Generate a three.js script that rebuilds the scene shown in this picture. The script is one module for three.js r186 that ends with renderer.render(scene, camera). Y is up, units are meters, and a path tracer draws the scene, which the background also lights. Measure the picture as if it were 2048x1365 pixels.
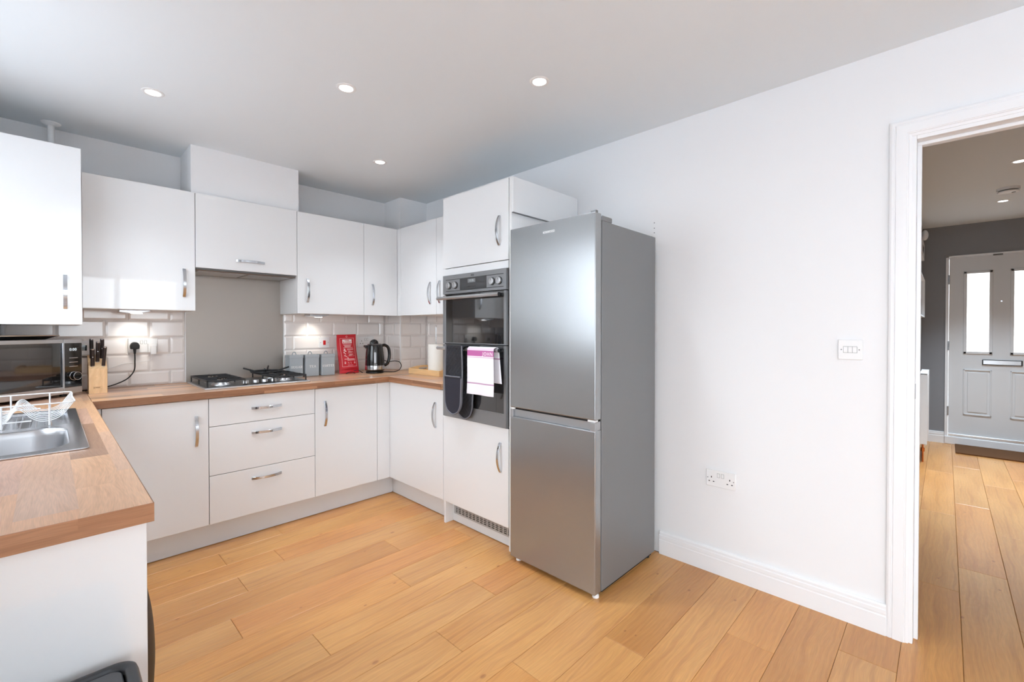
import * as THREE from 'three';
import { RoundedBoxGeometry } from 'three/addons/geometries/RoundedBoxGeometry.js';
import { TextGeometry } from 'three/addons/geometries/TextGeometry.js';
import { FontLoader } from 'three/addons/loaders/FontLoader.js';
import { mergeGeometries } from 'three/addons/utils/BufferGeometryUtils.js';
import { createNoise2D } from 'simplex-noise';

// ---------------------------------------------------------------- camera, sky, exposure
const scene = new THREE.Scene();
const camera = new THREE.PerspectiveCamera(2 * Math.atan(682.5 / 897.17) * 180 / Math.PI, 2048 / 1365, 0.05, 100);
camera.position.set(-2.4058, 1.2641, 3.6749);
camera.rotation.order = 'YXZ';
camera.rotation.y = -0.8024;
camera.rotation.x = -0.010;
camera.setViewOffset(2048, 1365, 0, 13.94, 2048, 1365);
camera.updateProjectionMatrix();
scene.add(camera);
scene.background = new THREE.Color().setRGB(0.885, 0.97, 1.045);
scene.backgroundIntensity = 6.8;
const renderer = new THREE.WebGLRenderer({ antialias: true });
renderer.toneMapping = THREE.LinearToneMapping;
renderer.toneMappingExposure = 1.0;
renderer.shadowMap.enabled = true;

// ---------------------------------------------------------------- helpers
let seed = 12345;
function rnd() { seed |= 0; seed = seed + 0x6D2B79F5 | 0; let t = Math.imul(seed ^ seed >>> 15, 1 | seed); t = t + Math.imul(t ^ t >>> 7, 61 | t) ^ t; return ((t ^ t >>> 14) >>> 0) / 4294967296; }
const rr = (a, b) => a + (b - a) * rnd();
const n2 = createNoise2D(rnd), n2b = createNoise2D(rnd);
const V = (x, y, z) => new THREE.Vector3(x, y, z);
const srgb = (r, g, b) => new THREE.Color().setRGB(r / 255, g / 255, b / 255, THREE.SRGBColorSpace);
const names = new Map();
function numbered(n) { const k = names.get(n) ?? 0; names.set(n, k + 1); return k ? `${n}_${String(k).padStart(3, '0')}` : n; }
const origin = new WeakMap();          // mesh or group -> world origin its children subtract (null: children are local)
function shade(m) { m.castShadow = true; m.receiveShadow = true; return m; }
function thing(name, label, category, at = [0, 0, 0], turn = 0, group) {
  const g = new THREE.Group(); g.name = numbered(name); g.position.set(...at); g.rotation.y = turn;
  g.userData = { label, category }; if (group) g.userData.group = group;
  origin.set(g, turn ? null : at); scene.add(g); return g;
}
function part(parent, name, geo, mat, label) {
  const o = origin.get(parent); if (o) geo.translate(-o[0], -o[1], -o[2]);
  const m = shade(new THREE.Mesh(geo, mat)); m.name = name; if (label) m.userData.label = label;
  origin.set(m, o ?? null); parent.add(m); return m;
}
function solo(name, label, category, geo, mat, at = [0, 0, 0], group) {
  geo.translate(-at[0], -at[1], -at[2]);
  const m = shade(new THREE.Mesh(geo, mat)); m.name = numbered(name); m.position.set(...at);
  m.userData = { label, category }; if (group) m.userData.group = group; origin.set(m, at); scene.add(m); return m;
}
function struct(name, geo, mat, label, category = 'structure') {
  const m = shade(geo ? new THREE.Mesh(geo, mat) : new THREE.Group()); m.name = name;
  m.userData = { kind: 'structure', label, category }; origin.set(m, [0, 0, 0]); scene.add(m); return m;
}
function boxUV(g, s = 1) {
  const p = g.attributes.position, n = g.attributes.normal, uv = new Float32Array(p.count * 2);
  for (let i = 0; i < p.count; i++) {
    const ax = Math.abs(n.getX(i)), ay = Math.abs(n.getY(i)), az = Math.abs(n.getZ(i));
    let u, v; if (ay >= ax && ay >= az) { u = p.getX(i); v = p.getZ(i); } else if (ax >= az) { u = p.getZ(i); v = p.getY(i); } else { u = p.getX(i); v = p.getY(i); }
    uv[2 * i] = u * s; uv[2 * i + 1] = v * s;
  }
  g.setAttribute('uv', new THREE.BufferAttribute(uv, 2)); return g;
}
// box from corner to corner, r = edge radius
function B(x0, x1, y0, y1, z0, z1, r = 0, seg = 2) {
  const w = x1 - x0, h = y1 - y0, d = z1 - z0;
  let g = r ? new RoundedBoxGeometry(w, h, d, seg, Math.min(r, w / 2.01, h / 2.01, d / 2.01)) : new THREE.BoxGeometry(w, h, d).toNonIndexed();
  if (g.index) g = g.toNonIndexed();
  g.translate((x0 + x1) / 2, (y0 + y1) / 2, (z0 + z1) / 2); return boxUV(g);
}
const strip = (g) => { const o = g.index ? g.toNonIndexed() : g; for (const k of Object.keys(o.attributes)) if (!['position', 'normal', 'uv'].includes(k)) o.deleteAttribute(k); return o; };
const merge = (...gs) => mergeGeometries(gs.flat().map(strip));
function cyl(r, h, x, y, z, axis = 'y', seg = 32, r2 = r) {
  const g = new THREE.CylinderGeometry(r2, r, h, seg); if (axis === 'x') g.rotateZ(-Math.PI / 2); if (axis === 'z') g.rotateX(Math.PI / 2);
  g.translate(x, y, z); return g;
}
function tube(pts, r, seg = 48, rad = 10, closed = false) { return new THREE.TubeGeometry(new THREE.CatmullRomCurve3(pts, closed, 'centripetal'), seg, r, rad, closed); }
function bar(a, b, r, seg = 10) { const d = b.clone().sub(a), g = new THREE.CylinderGeometry(r, r, d.length(), seg); g.applyQuaternion(new THREE.Quaternion().setFromUnitVectors(V(0, 1, 0), d.clone().normalize())); g.translate((a.x + b.x) / 2, (a.y + b.y) / 2, (a.z + b.z) / 2); return g; }
function lathe(pts, seg = 40) { return new THREE.LatheGeometry(pts.map(([x, y]) => new THREE.Vector2(x, y)), seg); }
function rrShape(x0, x1, y0, y1, r, S = THREE.Shape) {
  const s = new S(); s.moveTo(x0 + r, y0); s.lineTo(x1 - r, y0); s.absarc(x1 - r, y0 + r, r, -Math.PI / 2, 0); s.lineTo(x1, y1 - r); s.absarc(x1 - r, y1 - r, r, 0, Math.PI / 2);
  s.lineTo(x0 + r, y1); s.absarc(x0 + r, y1 - r, r, Math.PI / 2, Math.PI); s.lineTo(x0, y0 + r); s.absarc(x0 + r, y0 + r, r, Math.PI, 1.5 * Math.PI); return s;
}
function extr(shape, depth, bevel = 0, seg = 16) { return new THREE.ExtrudeGeometry(shape, { depth: depth - 2 * bevel, bevelEnabled: bevel > 0, bevelSize: bevel, bevelThickness: bevel, bevelOffset: -bevel, bevelSegments: 2, curveSegments: seg }).translate(0, 0, bevel); }
// a sheet with thickness: f(u, v) -> Vector3, u and v from 0 to 1
function sheet(f, nu, nv, th) {
  const P = [], N = [], e = 1e-3;
  for (let j = 0; j <= nv; j++) for (let i = 0; i <= nu; i++) {
    const u = i / nu, v = j / nv; P.push(f(u, v));
    const du = f(Math.min(1, u + e), v).sub(f(Math.max(0, u - e), v)), dv = f(u, Math.min(1, v + e)).sub(f(u, Math.max(0, v - e))); N.push(du.cross(dv).normalize());
  }
  const pos = [], uv = [], idx = [], w = nu + 1, c = P.length;
  for (const s of [0.5, -0.5]) P.forEach((p, k) => { const n = N[k]; pos.push(p.x + n.x * th * s, p.y + n.y * th * s, p.z + n.z * th * s); uv.push((k % w) / nu, Math.floor(k / w) / nv); });
  for (let j = 0; j < nv; j++) for (let i = 0; i < nu; i++) { const a = j * w + i, b = a + 1, d = a + w, q = d + 1; idx.push(a, b, q, a, q, d, c + a, c + q, c + b, c + a, c + d, c + q); }
  const edge = (a, b) => idx.push(a, c + b, b, a, c + a, c + b);
  for (let i = 0; i < nu; i++) { edge(i, i + 1); edge(nv * w + i + 1, nv * w + i); }
  for (let j = 0; j < nv; j++) { edge((j + 1) * w, j * w); edge(j * w + nu, (j + 1) * w + nu); }
  const g = new THREE.BufferGeometry(); g.setAttribute('position', new THREE.Float32BufferAttribute(pos, 3)); g.setAttribute('uv', new THREE.Float32BufferAttribute(uv, 2)); g.setIndex(idx); g.computeVertexNormals(); return g;
}
// rings of rounded rectangles joined into a skin: sections of [cx, cz, w, d, r, y]
function loft(sections, n = 6, cap = true) {
  const rings = sections.map(([cx, cz, w, d, r, y]) => {
    const o = []; const cs = [[w / 2 - r, d / 2 - r, 0], [-w / 2 + r, d / 2 - r, Math.PI / 2], [-w / 2 + r, -d / 2 + r, Math.PI], [w / 2 - r, -d / 2 + r, 1.5 * Math.PI]];
    for (const [x, z, a] of cs) for (let i = 0; i <= n; i++) { const t = a + i / n * Math.PI / 2; o.push([cx + x + r * Math.cos(t), y, cz + z + r * Math.sin(t)]); } return o;
  });
  const m = rings[0].length, pos = rings.flat(2), idx = [];
  for (let k = 0; k < rings.length - 1; k++) for (let i = 0; i < m; i++) { const a = k * m + i, b = k * m + (i + 1) % m; idx.push(a, a + m, b, b, a + m, b + m); }
  if (cap) { const l = sections.length - 1, s = sections[l]; const c = pos.length / 3; pos.push(s[0], s[5], s[1]); for (let i = 0; i < m; i++) idx.push(l * m + i, c, l * m + (i + 1) % m); }
  const g = new THREE.BufferGeometry(); g.setAttribute('position', new THREE.Float32BufferAttribute(pos, 3)); g.setAttribute('uv', new THREE.Float32BufferAttribute(new Float32Array(pos.length / 3 * 2), 2)); g.setIndex(idx); g.computeVertexNormals(); return g;
}

// ---------------------------------------------------------------- textures
function dataTex(w, h, f, color = true) {
  const d = new Uint8Array(w * h * 4);
  for (let y = 0; y < h; y++) for (let x = 0; x < w; x++) { const c = f(x / w, y / h), i = (y * w + x) * 4; d[i] = Math.max(0, Math.min(255, c[0])); d[i + 1] = Math.max(0, Math.min(255, c[1])); d[i + 2] = Math.max(0, Math.min(255, c[2])); d[i + 3] = 255; }
  const t = new THREE.DataTexture(d, w, h, THREE.RGBAFormat); t.wrapS = t.wrapT = THREE.RepeatWrapping; t.magFilter = THREE.LinearFilter; t.minFilter = THREE.LinearMipmapLinearFilter; t.generateMipmaps = true; if (color) t.colorSpace = THREE.SRGBColorSpace; t.needsUpdate = true; return t;
}
const mix3 = (a, b, t) => [a[0] + (b[0] - a[0]) * t, a[1] + (b[1] - a[1]) * t, a[2] + (b[2] - a[2]) * t];
const sm = (a, b, x) => { const t = Math.max(0, Math.min(1, (x - a) / (b - a))); return t * t * (3 - 2 * t); };
const FLW = 2.5, FLH = 1.25;
const knots = Array.from({ length: 16 }, () => [rr(0.1, 2.4), rr(0.03, 1.22), rr(0.006, 0.016)]);
const floorTex = dataTex(2048, 1024, (u, v) => {
  const x = u * FLW, y = v * FLH;
  let wy = y + 0.010 * n2(x * 1.6, y * 6) + 0.004 * n2b(x * 5, y * 14), k = 0;
  for (const [a, b, r] of knots) { const dx = (x - a) / 2.6, dy = y - b, q = Math.exp(-(dx * dx + dy * dy) / (r * r * 3)); wy += q * r * 0.9 * Math.sign(dy + 1e-6); const e = Math.sqrt((dx * 1.6) ** 2 + dy * dy) / r; k = Math.max(k, sm(0.75, 0.25, e)); }
  const blotch = 0.5 + 0.5 * n2b(x * 1.3 + 9, y * 4.2), ring = 0.5 + 0.5 * Math.sin(wy * 360 + 3 * n2(x * 0.7, y * 9)), fine = n2(x * 9, wy * 330), mid = n2b(x * 1.5, wy * 70), smoke = sm(0.2, 0.9, n2(x * 0.9 + 4, wy * 24 + 7));
  let c = mix3([226, 172, 109], [202, 144, 86], 0.55 * blotch + 0.25 * ring * (0.4 + 0.6 * blotch));
  c = mix3(c, [168, 110, 66], 0.22 * smoke + 0.14 * sm(0.1, 0.9, mid) + 0.6 * k);
  const g = 1 + 0.035 * fine + 0.025 * mid; return [c[0] * g, c[1] * g, c[2] * g];
});
const floorBump = dataTex(1024, 512, (u, v) => { const x = u * FLW, y = v * FLH; const s = 128 + 60 * n2(x * 5 + 3, y * 26) + 34 * n2b(x * 16, y * 44) + 14 * n2(x * 20, y * 160); return [s, s, s]; }, false);
const KW = 1.6, KH = 0.8;
const kitchenWood = dataTex(1536, 768, (u, v) => {
  const x = u * KW, y = v * KH, wy = y + 0.022 * n2(x * 1.5, y * 4) + 0.0015 * n2b(x * 5, y * 16);
  const ring = 0.5 + 0.5 * Math.sin(wy * 420 + 6 * n2(x * 0.9, y * 5)), fine = n2(x * 14, wy * 420), mid = n2b(x * 4, wy * 60), bl = 0.5 + 0.5 * n2b(x * 2 + 3, y * 5);
  let c = mix3([238, 214, 196], [216, 188, 166], 0.45 * bl + 0.35 * ring * (0.3 + 0.7 * bl)); c = mix3(c, [186, 150, 120], 0.22 * sm(0.2, 0.9, mid)); const g = 1 + 0.05 * fine; return [c[0] * g, c[1] * g, c[2] * g];
});
const paleWood = dataTex(512, 512, (u, v) => { const w = v + 0.03 * n2(u * 2, v * 3); const f = n2(u * 5, w * 120), r = 0.5 + 0.5 * Math.sin(w * 60 + 2 * n2b(u, v * 3)); const c = mix3([240, 212, 172], [226, 192, 146], 0.5 * r); const g = 1 + 0.04 * f; return [c[0] * g, c[1] * g, c[2] * g]; });
const brushTex = dataTex(512, 512, (u, v) => { const s = 128 + 60 * n2(u * 6, v * 300) + 40 * n2b(u * 3, v * 700); return [s, s, s]; }, false);
const weaveTex = dataTex(256, 256, (u, v) => { const s = 128 + 80 * Math.sin(u * 2 * Math.PI * 32) * Math.sin(v * 2 * Math.PI * 32) + 30 * n2(u * 30, v * 30); return [s, s, s]; }, false);
const quiltTex = dataTex(256, 256, (u, v) => { const a = Math.abs(((u + v) * 4) % 1 - 0.5) * 2, b = Math.abs((((u - v) * 4) % 1 + 1) % 1 - 0.5) * 2; const s = 235 - 200 * Math.pow(Math.max(a, b), 6); return [s, s, s]; }, false);
const plasterTex = dataTex(256, 256, (u, v) => { const s = 128 + 40 * n2(u * 40, v * 40) + 30 * n2b(u * 90, v * 90); return [s, s, s]; }, false);
function canvasTex(w, h, draw) { const c = document.createElement('canvas'); c.width = w; c.height = h; const k = c.getContext('2d'); draw(k, w, h); const t = new THREE.CanvasTexture(c); t.colorSpace = THREE.SRGBColorSpace; t.anisotropy = 8; return t; }

// ---------------------------------------------------------------- materials
const std = (color, roughness = 0.5, o = {}) => new THREE.MeshStandardMaterial({ color, roughness, ...o });
const phys = (color, roughness, o = {}) => new THREE.MeshPhysicalMaterial({ color, roughness, ...o });
const M = {
  wall: std(srgb(240, 240, 241), 0.85, { bumpMap: plasterTex, bumpScale: 0.0002 }),
  ceiling: std(srgb(234, 240, 244), 0.9),
  trim: std(srgb(243, 243, 244), 0.35),
  hallWall: std(srgb(146, 147, 150), 0.85),
  gloss: phys(srgb(238, 239, 240), 0.35, { clearcoat: 1, clearcoatRoughness: 0.03 }),
  carcass: std(srgb(236, 236, 236), 0.5),
  plinth: std(srgb(226, 228, 230), 0.4),
  chrome: std(srgb(200, 203, 208), 0.16, { metalness: 1 }),
  steel: std(srgb(200, 201, 203), 0.28, { metalness: 1 }),
  steelRough: std(srgb(176, 170, 163), 0.42, { metalness: 0.8, bumpMap: brushTex, bumpScale: 0.00008 }),
  fridgeDoor: phys(srgb(165, 167, 169), 0.27, { metalness: 0.74, anisotropy: 0.5 }),
  fridgeSide: std(srgb(128, 129, 131), 0.42, { metalness: 0.15 }),
  fridgeEdge: std(srgb(176, 177, 179), 0.35, { metalness: 0.6 }),
  ovenSteel: std(srgb(142, 143, 145), 0.36, { metalness: 0.5 }),
  blackGlass: phys(srgb(16, 16, 18), 0.06, { clearcoat: 1, clearcoatRoughness: 0.02 }),
  smokedGlass: phys(srgb(34, 34, 36), 0.05, { clearcoat: 1, clearcoatRoughness: 0.02, ior: 1.7 }),
  black: std(srgb(20, 20, 21), 0.5), blackSatin: phys(srgb(16, 16, 18), 0.16, { clearcoat: 0.25, clearcoatRoughness: 0.05 }), iron: std(srgb(38, 38, 40), 0.55),
  darkGap: std(srgb(20, 20, 20), 0.8), greyPlastic: std(srgb(120, 122, 124), 0.4), binLid: std(srgb(74, 76, 80), 0.38), binRim: std(srgb(54, 56, 60), 0.35),
  tile: phys(srgb(246, 240, 236), 0.14, { clearcoat: 0.6, clearcoatRoughness: 0.05 }), grout: std(srgb(236, 231, 228), 0.9),
  whitePlastic: std(srgb(242, 242, 242), 0.3), greyScrew: std(srgb(150, 150, 150), 0.4, { metalness: 0.6 }), red: std(srgb(214, 30, 34), 0.35),
  canister: std(srgb(168, 174, 178), 0.45), canisterText: std(srgb(236, 236, 232), 0.6), wire: std(srgb(240, 240, 242), 0.3),
  paleWood: std(srgb(252, 238, 226), 0.5, { map: paleWood }), tray: std(srgb(255, 240, 218), 0.5, { map: paleWood }), paper: std(srgb(250, 249, 244), 0.95, { bumpMap: weaveTex, bumpScale: 0.0006 }),
  mittBlack: std(srgb(42, 42, 48), 0.85, { bumpMap: quiltTex, bumpScale: 0.004 }), mittPocket: std(srgb(40, 40, 52), 0.75), piping: std(srgb(112, 112, 120), 0.6),
  frosted: phys(srgb(240, 236, 232), 0.75, { transmission: 0.9, thickness: 0 }), pane: phys(0xffffff, 0.0, { transmission: 1, thickness: 0 }),
  upvc: std(srgb(244, 244, 245), 0.3), frontDoor: std(srgb(226, 227, 228), 0.45), mat: std(srgb(98, 62, 30), 0.95), radiator: std(srgb(244, 244, 244), 0.3), copper: std(srgb(200, 120, 70), 0.25, { metalness: 1 }),
  lamp: new THREE.MeshStandardMaterial({ color: 0xffffff, emissive: 0xffffff, emissiveIntensity: 6, roughness: 0.4 }),
  display: new THREE.MeshStandardMaterial({ color: 0x111111, emissive: srgb(225, 235, 240), emissiveIntensity: 0.9, roughness: 0.3 }),
  waterGlass: phys(srgb(170, 172, 178), 0.1, { clearcoat: 1 }), grass: std(srgb(96, 120, 70), 0.95), paving: std(srgb(214, 216, 220), 0.9),
};
const fonts = new FontLoader();
const sans = await fonts.loadAsync('fonts/droid/droid_sans_bold.typeface.json');
const serif = await fonts.loadAsync('fonts/droid/droid_serif_bold.typeface.json');
const sansR = await fonts.loadAsync('fonts/droid/droid_sans_regular.typeface.json');
// flat lettering in the xy plane, centred, height in metres
function text(str, h, font = sans, depth = 0.0006) { const g = new TextGeometry(str, { font, size: h, depth, curveSegments: 4, bevelEnabled: false }); g.computeBoundingBox(); const b = g.boundingBox; g.translate(-(b.min.x + b.max.x) / 2, -(b.min.y + b.max.y) / 2, 0); return g; }

// ---------------------------------------------------------------- constants of the room (metres; x 0 = right wall, z 0 = hob wall, y 0 = floor)
const CEIL = 2.41, LEFT = -2.9, REAR = 6.2, HALLX = 4.53, HALLZ = 3.48, HALLR = 5.2;
const ZB = 0.649, ZU = 0.347, XR = -0.61, XU = -0.355, WT = 0.909, WB = 0.871, D0 = 0.143, D1 = 0.866, UB = 1.380, UT = 2.108;

// ---------------------------------------------------------------- shell
struct('wall_back', B(LEFT - 0.12, 0.12, 0, CEIL, -0.12, 0), M.wall, 'white plaster wall behind the hob and wall cabinets', 'wall');
const wallBack = scene.getObjectByName('wall_back');
const DO0 = 3.588, DO1 = 4.42, DOH = 2.02;         // doorway to the hall
const wallRight = struct('wall_right', merge(B(0, 0.12, 0, CEIL, 0, DO0 - 0.03), B(0, 0.12, DOH + 0.03, CEIL, DO0 - 0.03, DO1 + 0.03), B(0, 0.12, 0, CEIL, DO1 + 0.03, REAR)), M.wall, 'long white wall behind the fridge with a doorway', 'wall');
const WN = { z0: 0.66, z1: 2.05, y0: 1.06, y1: 2.22 };        // window over the sink
const PD = { z0: 3.35, z1: 5.55, y1: 2.12 };                  // patio doors beside the viewer
struct('wall_left', merge(B(LEFT - 0.28, LEFT, 0, CEIL, 0, WN.z0), B(LEFT - 0.28, LEFT, 0, CEIL, WN.z1, PD.z0), B(LEFT - 0.28, LEFT, 0, CEIL, PD.z1, REAR), B(LEFT - 0.28, LEFT, PD.y1, CEIL, PD.z0, PD.z1), B(LEFT - 0.28, LEFT, 0, WN.y0, WN.z0, WN.z1), B(LEFT - 0.28, LEFT, WN.y1, CEIL, WN.z0, WN.z1)), M.wall, 'white wall with the window over the sink', 'wall');
const RW = { x0: -2.45, x1: -0.85, y0: 0.95, y1: 2.12 };       // window in the rear wall
struct('wall_rear', merge(B(LEFT - 0.28, RW.x0, 0, CEIL, REAR, REAR + 0.28), B(RW.x1, 0.12, 0, CEIL, REAR, REAR + 0.28), B(RW.x0, RW.x1, 0, RW.y0, REAR, REAR + 0.28), B(RW.x0, RW.x1, RW.y1, CEIL, REAR, REAR + 0.28)), M.wall, 'white wall at the far end behind the viewer', 'wall');
struct('ceiling', B(LEFT - 0.28, 0.12, CEIL, CEIL + 0.2, -0.12, REAR + 0.28), M.ceiling, 'flat white kitchen ceiling', 'ceiling');
struct('ceiling_hall', B(0.12, HALLX + 0.3, CEIL, CEIL + 0.2, HALLZ - 0.12, HALLR + 0.12), M.ceiling, 'white hall ceiling seen through the doorway', 'ceiling');
struct('wall_hall_left', B(0.12, HALLX + 0.3, 0, CEIL, HALLZ - 0.12, HALLZ), M.hallWall, 'grey hall wall with the radiator', 'wall');
struct('wall_hall_right', B(0.12, HALLX + 0.3, 0, CEIL, HALLR, HALLR + 0.12), M.hallWall, 'grey hall wall opposite the radiator', 'wall');
const FD = { z0: 3.672, z1: 4.64, y0: 0.0, y1: 2.075 };
struct('wall_hall_front', merge(B(HALLX, HALLX + 0.3, 0, CEIL, HALLZ, FD.z0), B(HALLX, HALLX + 0.3, 0, CEIL, FD.z1, HALLR), B(HALLX, HALLX + 0.3, FD.y1, CEIL, FD.z0, FD.z1)), M.hallWall, 'grey hall wall around the front door', 'wall');
struct('wall_bulkhead', B(-1.785, -1.143, UT + 0.002, CEIL, 0, 0.314), M.wall, 'white boxed duct above the hob cabinet', 'wall');
const column = struct('wall_column', B(-0.2728, 0, WT, CEIL, 0, 0.2654), M.wall, 'boxed white corner column behind the kettle', 'wall');
struct('garden_ground', merge(B(-30, LEFT - 0.28, -0.2, -0.12, -30, 40), B(LEFT - 0.28, 30, -0.2, -0.12, REAR + 0.28, 40), B(HALLX + 0.3, 30, -0.2, -0.12, -30, REAR + 0.28)), M.paving, 'pale paving outside the windows', 'ground');

// ---------------------------------------------------------------- floor: planks laid along x
{
  const fl = struct('floor', null, null, 'light oak plank floor running from kitchen into hall', 'floor');
  part(fl, 'subfloor', merge(B(LEFT, HALLX, -0.12, -0.012, 0, REAR)), std(srgb(110, 80, 52), 0.9));
  const tones = [[255, 250, 240], [246, 238, 226], [255, 244, 226], [238, 226, 210], [252, 236, 222], [248, 244, 238]].map(([r, g, b]) => phys(srgb(r, g, b), 0.34, { map: floorTex, bumpMap: floorBump, bumpScale: 0.0012, clearcoat: 0.25, clearcoatRoughness: 0.25 }));
  const W = 0.1762, L = 1.232, known = { 20: 0.631, 21: 0.95, 22: 1.645, 23: 0.74, 17: -0.449, 15: -0.817, 14: -1.187, 12: -1.285, 11: -0.934, 10: -1.652, 9: -1.175, 8: -1.86, 7: -1.014, 6: -1.742, 4: -1.747 };
  const gap = 0.0011, bev = 0.0016;
  const plank = (x0, x1, z0, z1) => {
    const a = [x0, z0, x1, z1], q = [x0 + bev, z0 + bev, x1 - bev, z1 - bev], y0 = -0.012, y1 = -0.0012, y2 = 0, pos = [];
    const R = (o, y) => [[o[0], y, o[3]], [o[2], y, o[3]], [o[2], y, o[1]], [o[0], y, o[1]]];
    const quad = (a, b, c, d) => pos.push(...a, ...b, ...c, ...a, ...c, ...d);
    const b0 = R(a, y0), b1 = R(a, y1), t = R(q, y2); quad(t[0], t[1], t[2], t[3]);
    for (let i = 0; i < 4; i++) { const j = (i + 1) % 4; quad(b0[i], b0[j], b1[j], b1[i]); quad(b1[i], b1[j], t[j], t[i]); }
    const g = new THREE.BufferGeometry(); g.setAttribute('position', new THREE.Float32BufferAttribute(pos, 3)); g.computeVertexNormals();
    const ou = rr(0, FLW - L) - x0, ov = rr(0, FLH - W) - z0, uv = []; for (let i = 0; i < pos.length; i += 3) uv.push((pos[i] + ou) / FLW, (pos[i + 2] + ov) / FLH);
    g.setAttribute('uv', new THREE.Float32BufferAttribute(uv, 2)); return g;
  };
  for (let k = 3; k < 36; k++) {
    const z0 = 3.555 + (k - 20) * W, z1 = Math.min(z0 + W, REAR - 0.005); if (z0 > REAR - 0.03) break;
    const hall = z1 > HALLZ + 0.02 && z0 < HALLR; const xmax = hall ? HALLX - 0.004 : -0.004, xmin = LEFT + 0.004;
    let x = (known[k] ?? rr(-2.4, -1.2)); while (x > xmin) x -= L;
    for (; x < xmax; x += L) { const a = Math.max(x, xmin), b = Math.min(x + L, xmax); if (b - a < 0.02) continue; part(fl, 'plank', plank(a + gap / 2, b - gap / 2, z0 + gap / 2, z1 - gap / 2), tones[Math.floor(rnd() * tones.length)]); }
  }
}

// ---------------------------------------------------------------- wall tiles (each tile a bevelled piece)
{
  const cache = new Map(), BV = 0.011, T = 0.008;
  const tileGeo = (w, h) => {
    const key = w.toFixed(3) + 'x' + h.toFixed(3); if (cache.has(key)) return cache.get(key);
    const bv = Math.min(BV, w / 2.5, h / 2.5), pos = [], a = [[-w / 2, -h / 2], [w / 2, -h / 2], [w / 2, h / 2], [-w / 2, h / 2]], b = a.map(([x, y]) => [x - Math.sign(x) * bv, y - Math.sign(y) * bv]);
    const q = (...p) => pos.push(...p[0], ...p[1], ...p[2], ...p[0], ...p[2], ...p[3]);
    q(...b.map(([x, y]) => [x, y, T]));
    for (let i = 0; i < 4; i++) { const j = (i + 1) % 4; q([...a[i], 0.0035], [...a[j], 0.0035], [...b[j], T], [...b[i], T]); q([...a[i], 0], [...a[j], 0], [...a[j], 0.0035], [...a[i], 0.0035]); }
    const g = new THREE.BufferGeometry(); g.setAttribute('position', new THREE.Float32BufferAttribute(pos, 3)); g.computeVertexNormals(); cache.set(key, g); return g;
  };
  const rows = [[WT + 0.002, 0.9945], [0.9975, 1.103], [1.106, 1.2115], [1.2145, 1.320], [1.323, 1.405]];
  const P = 0.2115;
  // facing: 'z' -> tiles on a plane z = c running along x; 'x' -> plane x = c facing -x, running along z
  const region = (parent, facing, c, a0, a1, ph, maxRow = 5) => rows.slice(0, maxRow).forEach(([y0, y1], r) => {
    let a = ph + (r % 2 ? P / 2 : 0); while (a > a0) a -= P;
    for (; a < a1; a += P) {
      const s = Math.max(a, a0) + 0.0015, e = Math.min(a + P, a1) - 0.0015; if (e - s < 0.012) continue;
      const m = shade(new THREE.Mesh(tileGeo(+(e - s).toFixed(3), +(y1 - y0).toFixed(3)), M.tile)); m.name = 'tile';
      if (facing === 'z') m.position.set((s + e) / 2, (y0 + y1) / 2, c); else { m.position.set(c, (y0 + y1) / 2, (s + e) / 2); m.rotation.y = -Math.PI / 2; }
      parent.add(m);
    }
  });
  part(wallBack, 'grout', merge(B(LEFT, -1.763, WT, 1.41, 0, 0.002), B(-1.146, -0.2728, WT, 1.41, 0, 0.002)), M.grout);
  region(wallBack, 'z', 0.001, LEFT, -1.768, -2.058 + P / 2 - P / 2);
  region(wallBack, 'z', 0.001, -1.141, -0.281, -1.073);
  part(wallBack, 'edge_trim', B(-1.7685, -1.763, WT, 1.405, 0, 0.011), M.whitePlastic);
  part(wallBack, 'edge_trim', B(-1.147, -1.1415, WT, 1.405, 0, 0.011), M.whitePlastic);
  part(column, 'grout', B(-0.2748, -0.0001, WT, 1.41, 0.001, 0.2674), M.grout);
  region(column, 'x', -0.2738, 0.009, 0.266, 0.06);
  region(column, 'z', 0.2664, -0.273, -0.01, -0.173);
  part(column, 'corner_trim', B(-0.284, -0.2735, WT, 1.41, 0.266, 0.277, 0.003), M.whitePlastic);
  part(wallRight, 'grout', B(-0.002, 0, WT, 1.41, 0.2674, 1.31), M.grout);
  region(wallRight, 'x', -0.001, 0.277, 1.31, 0.42);
}

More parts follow.
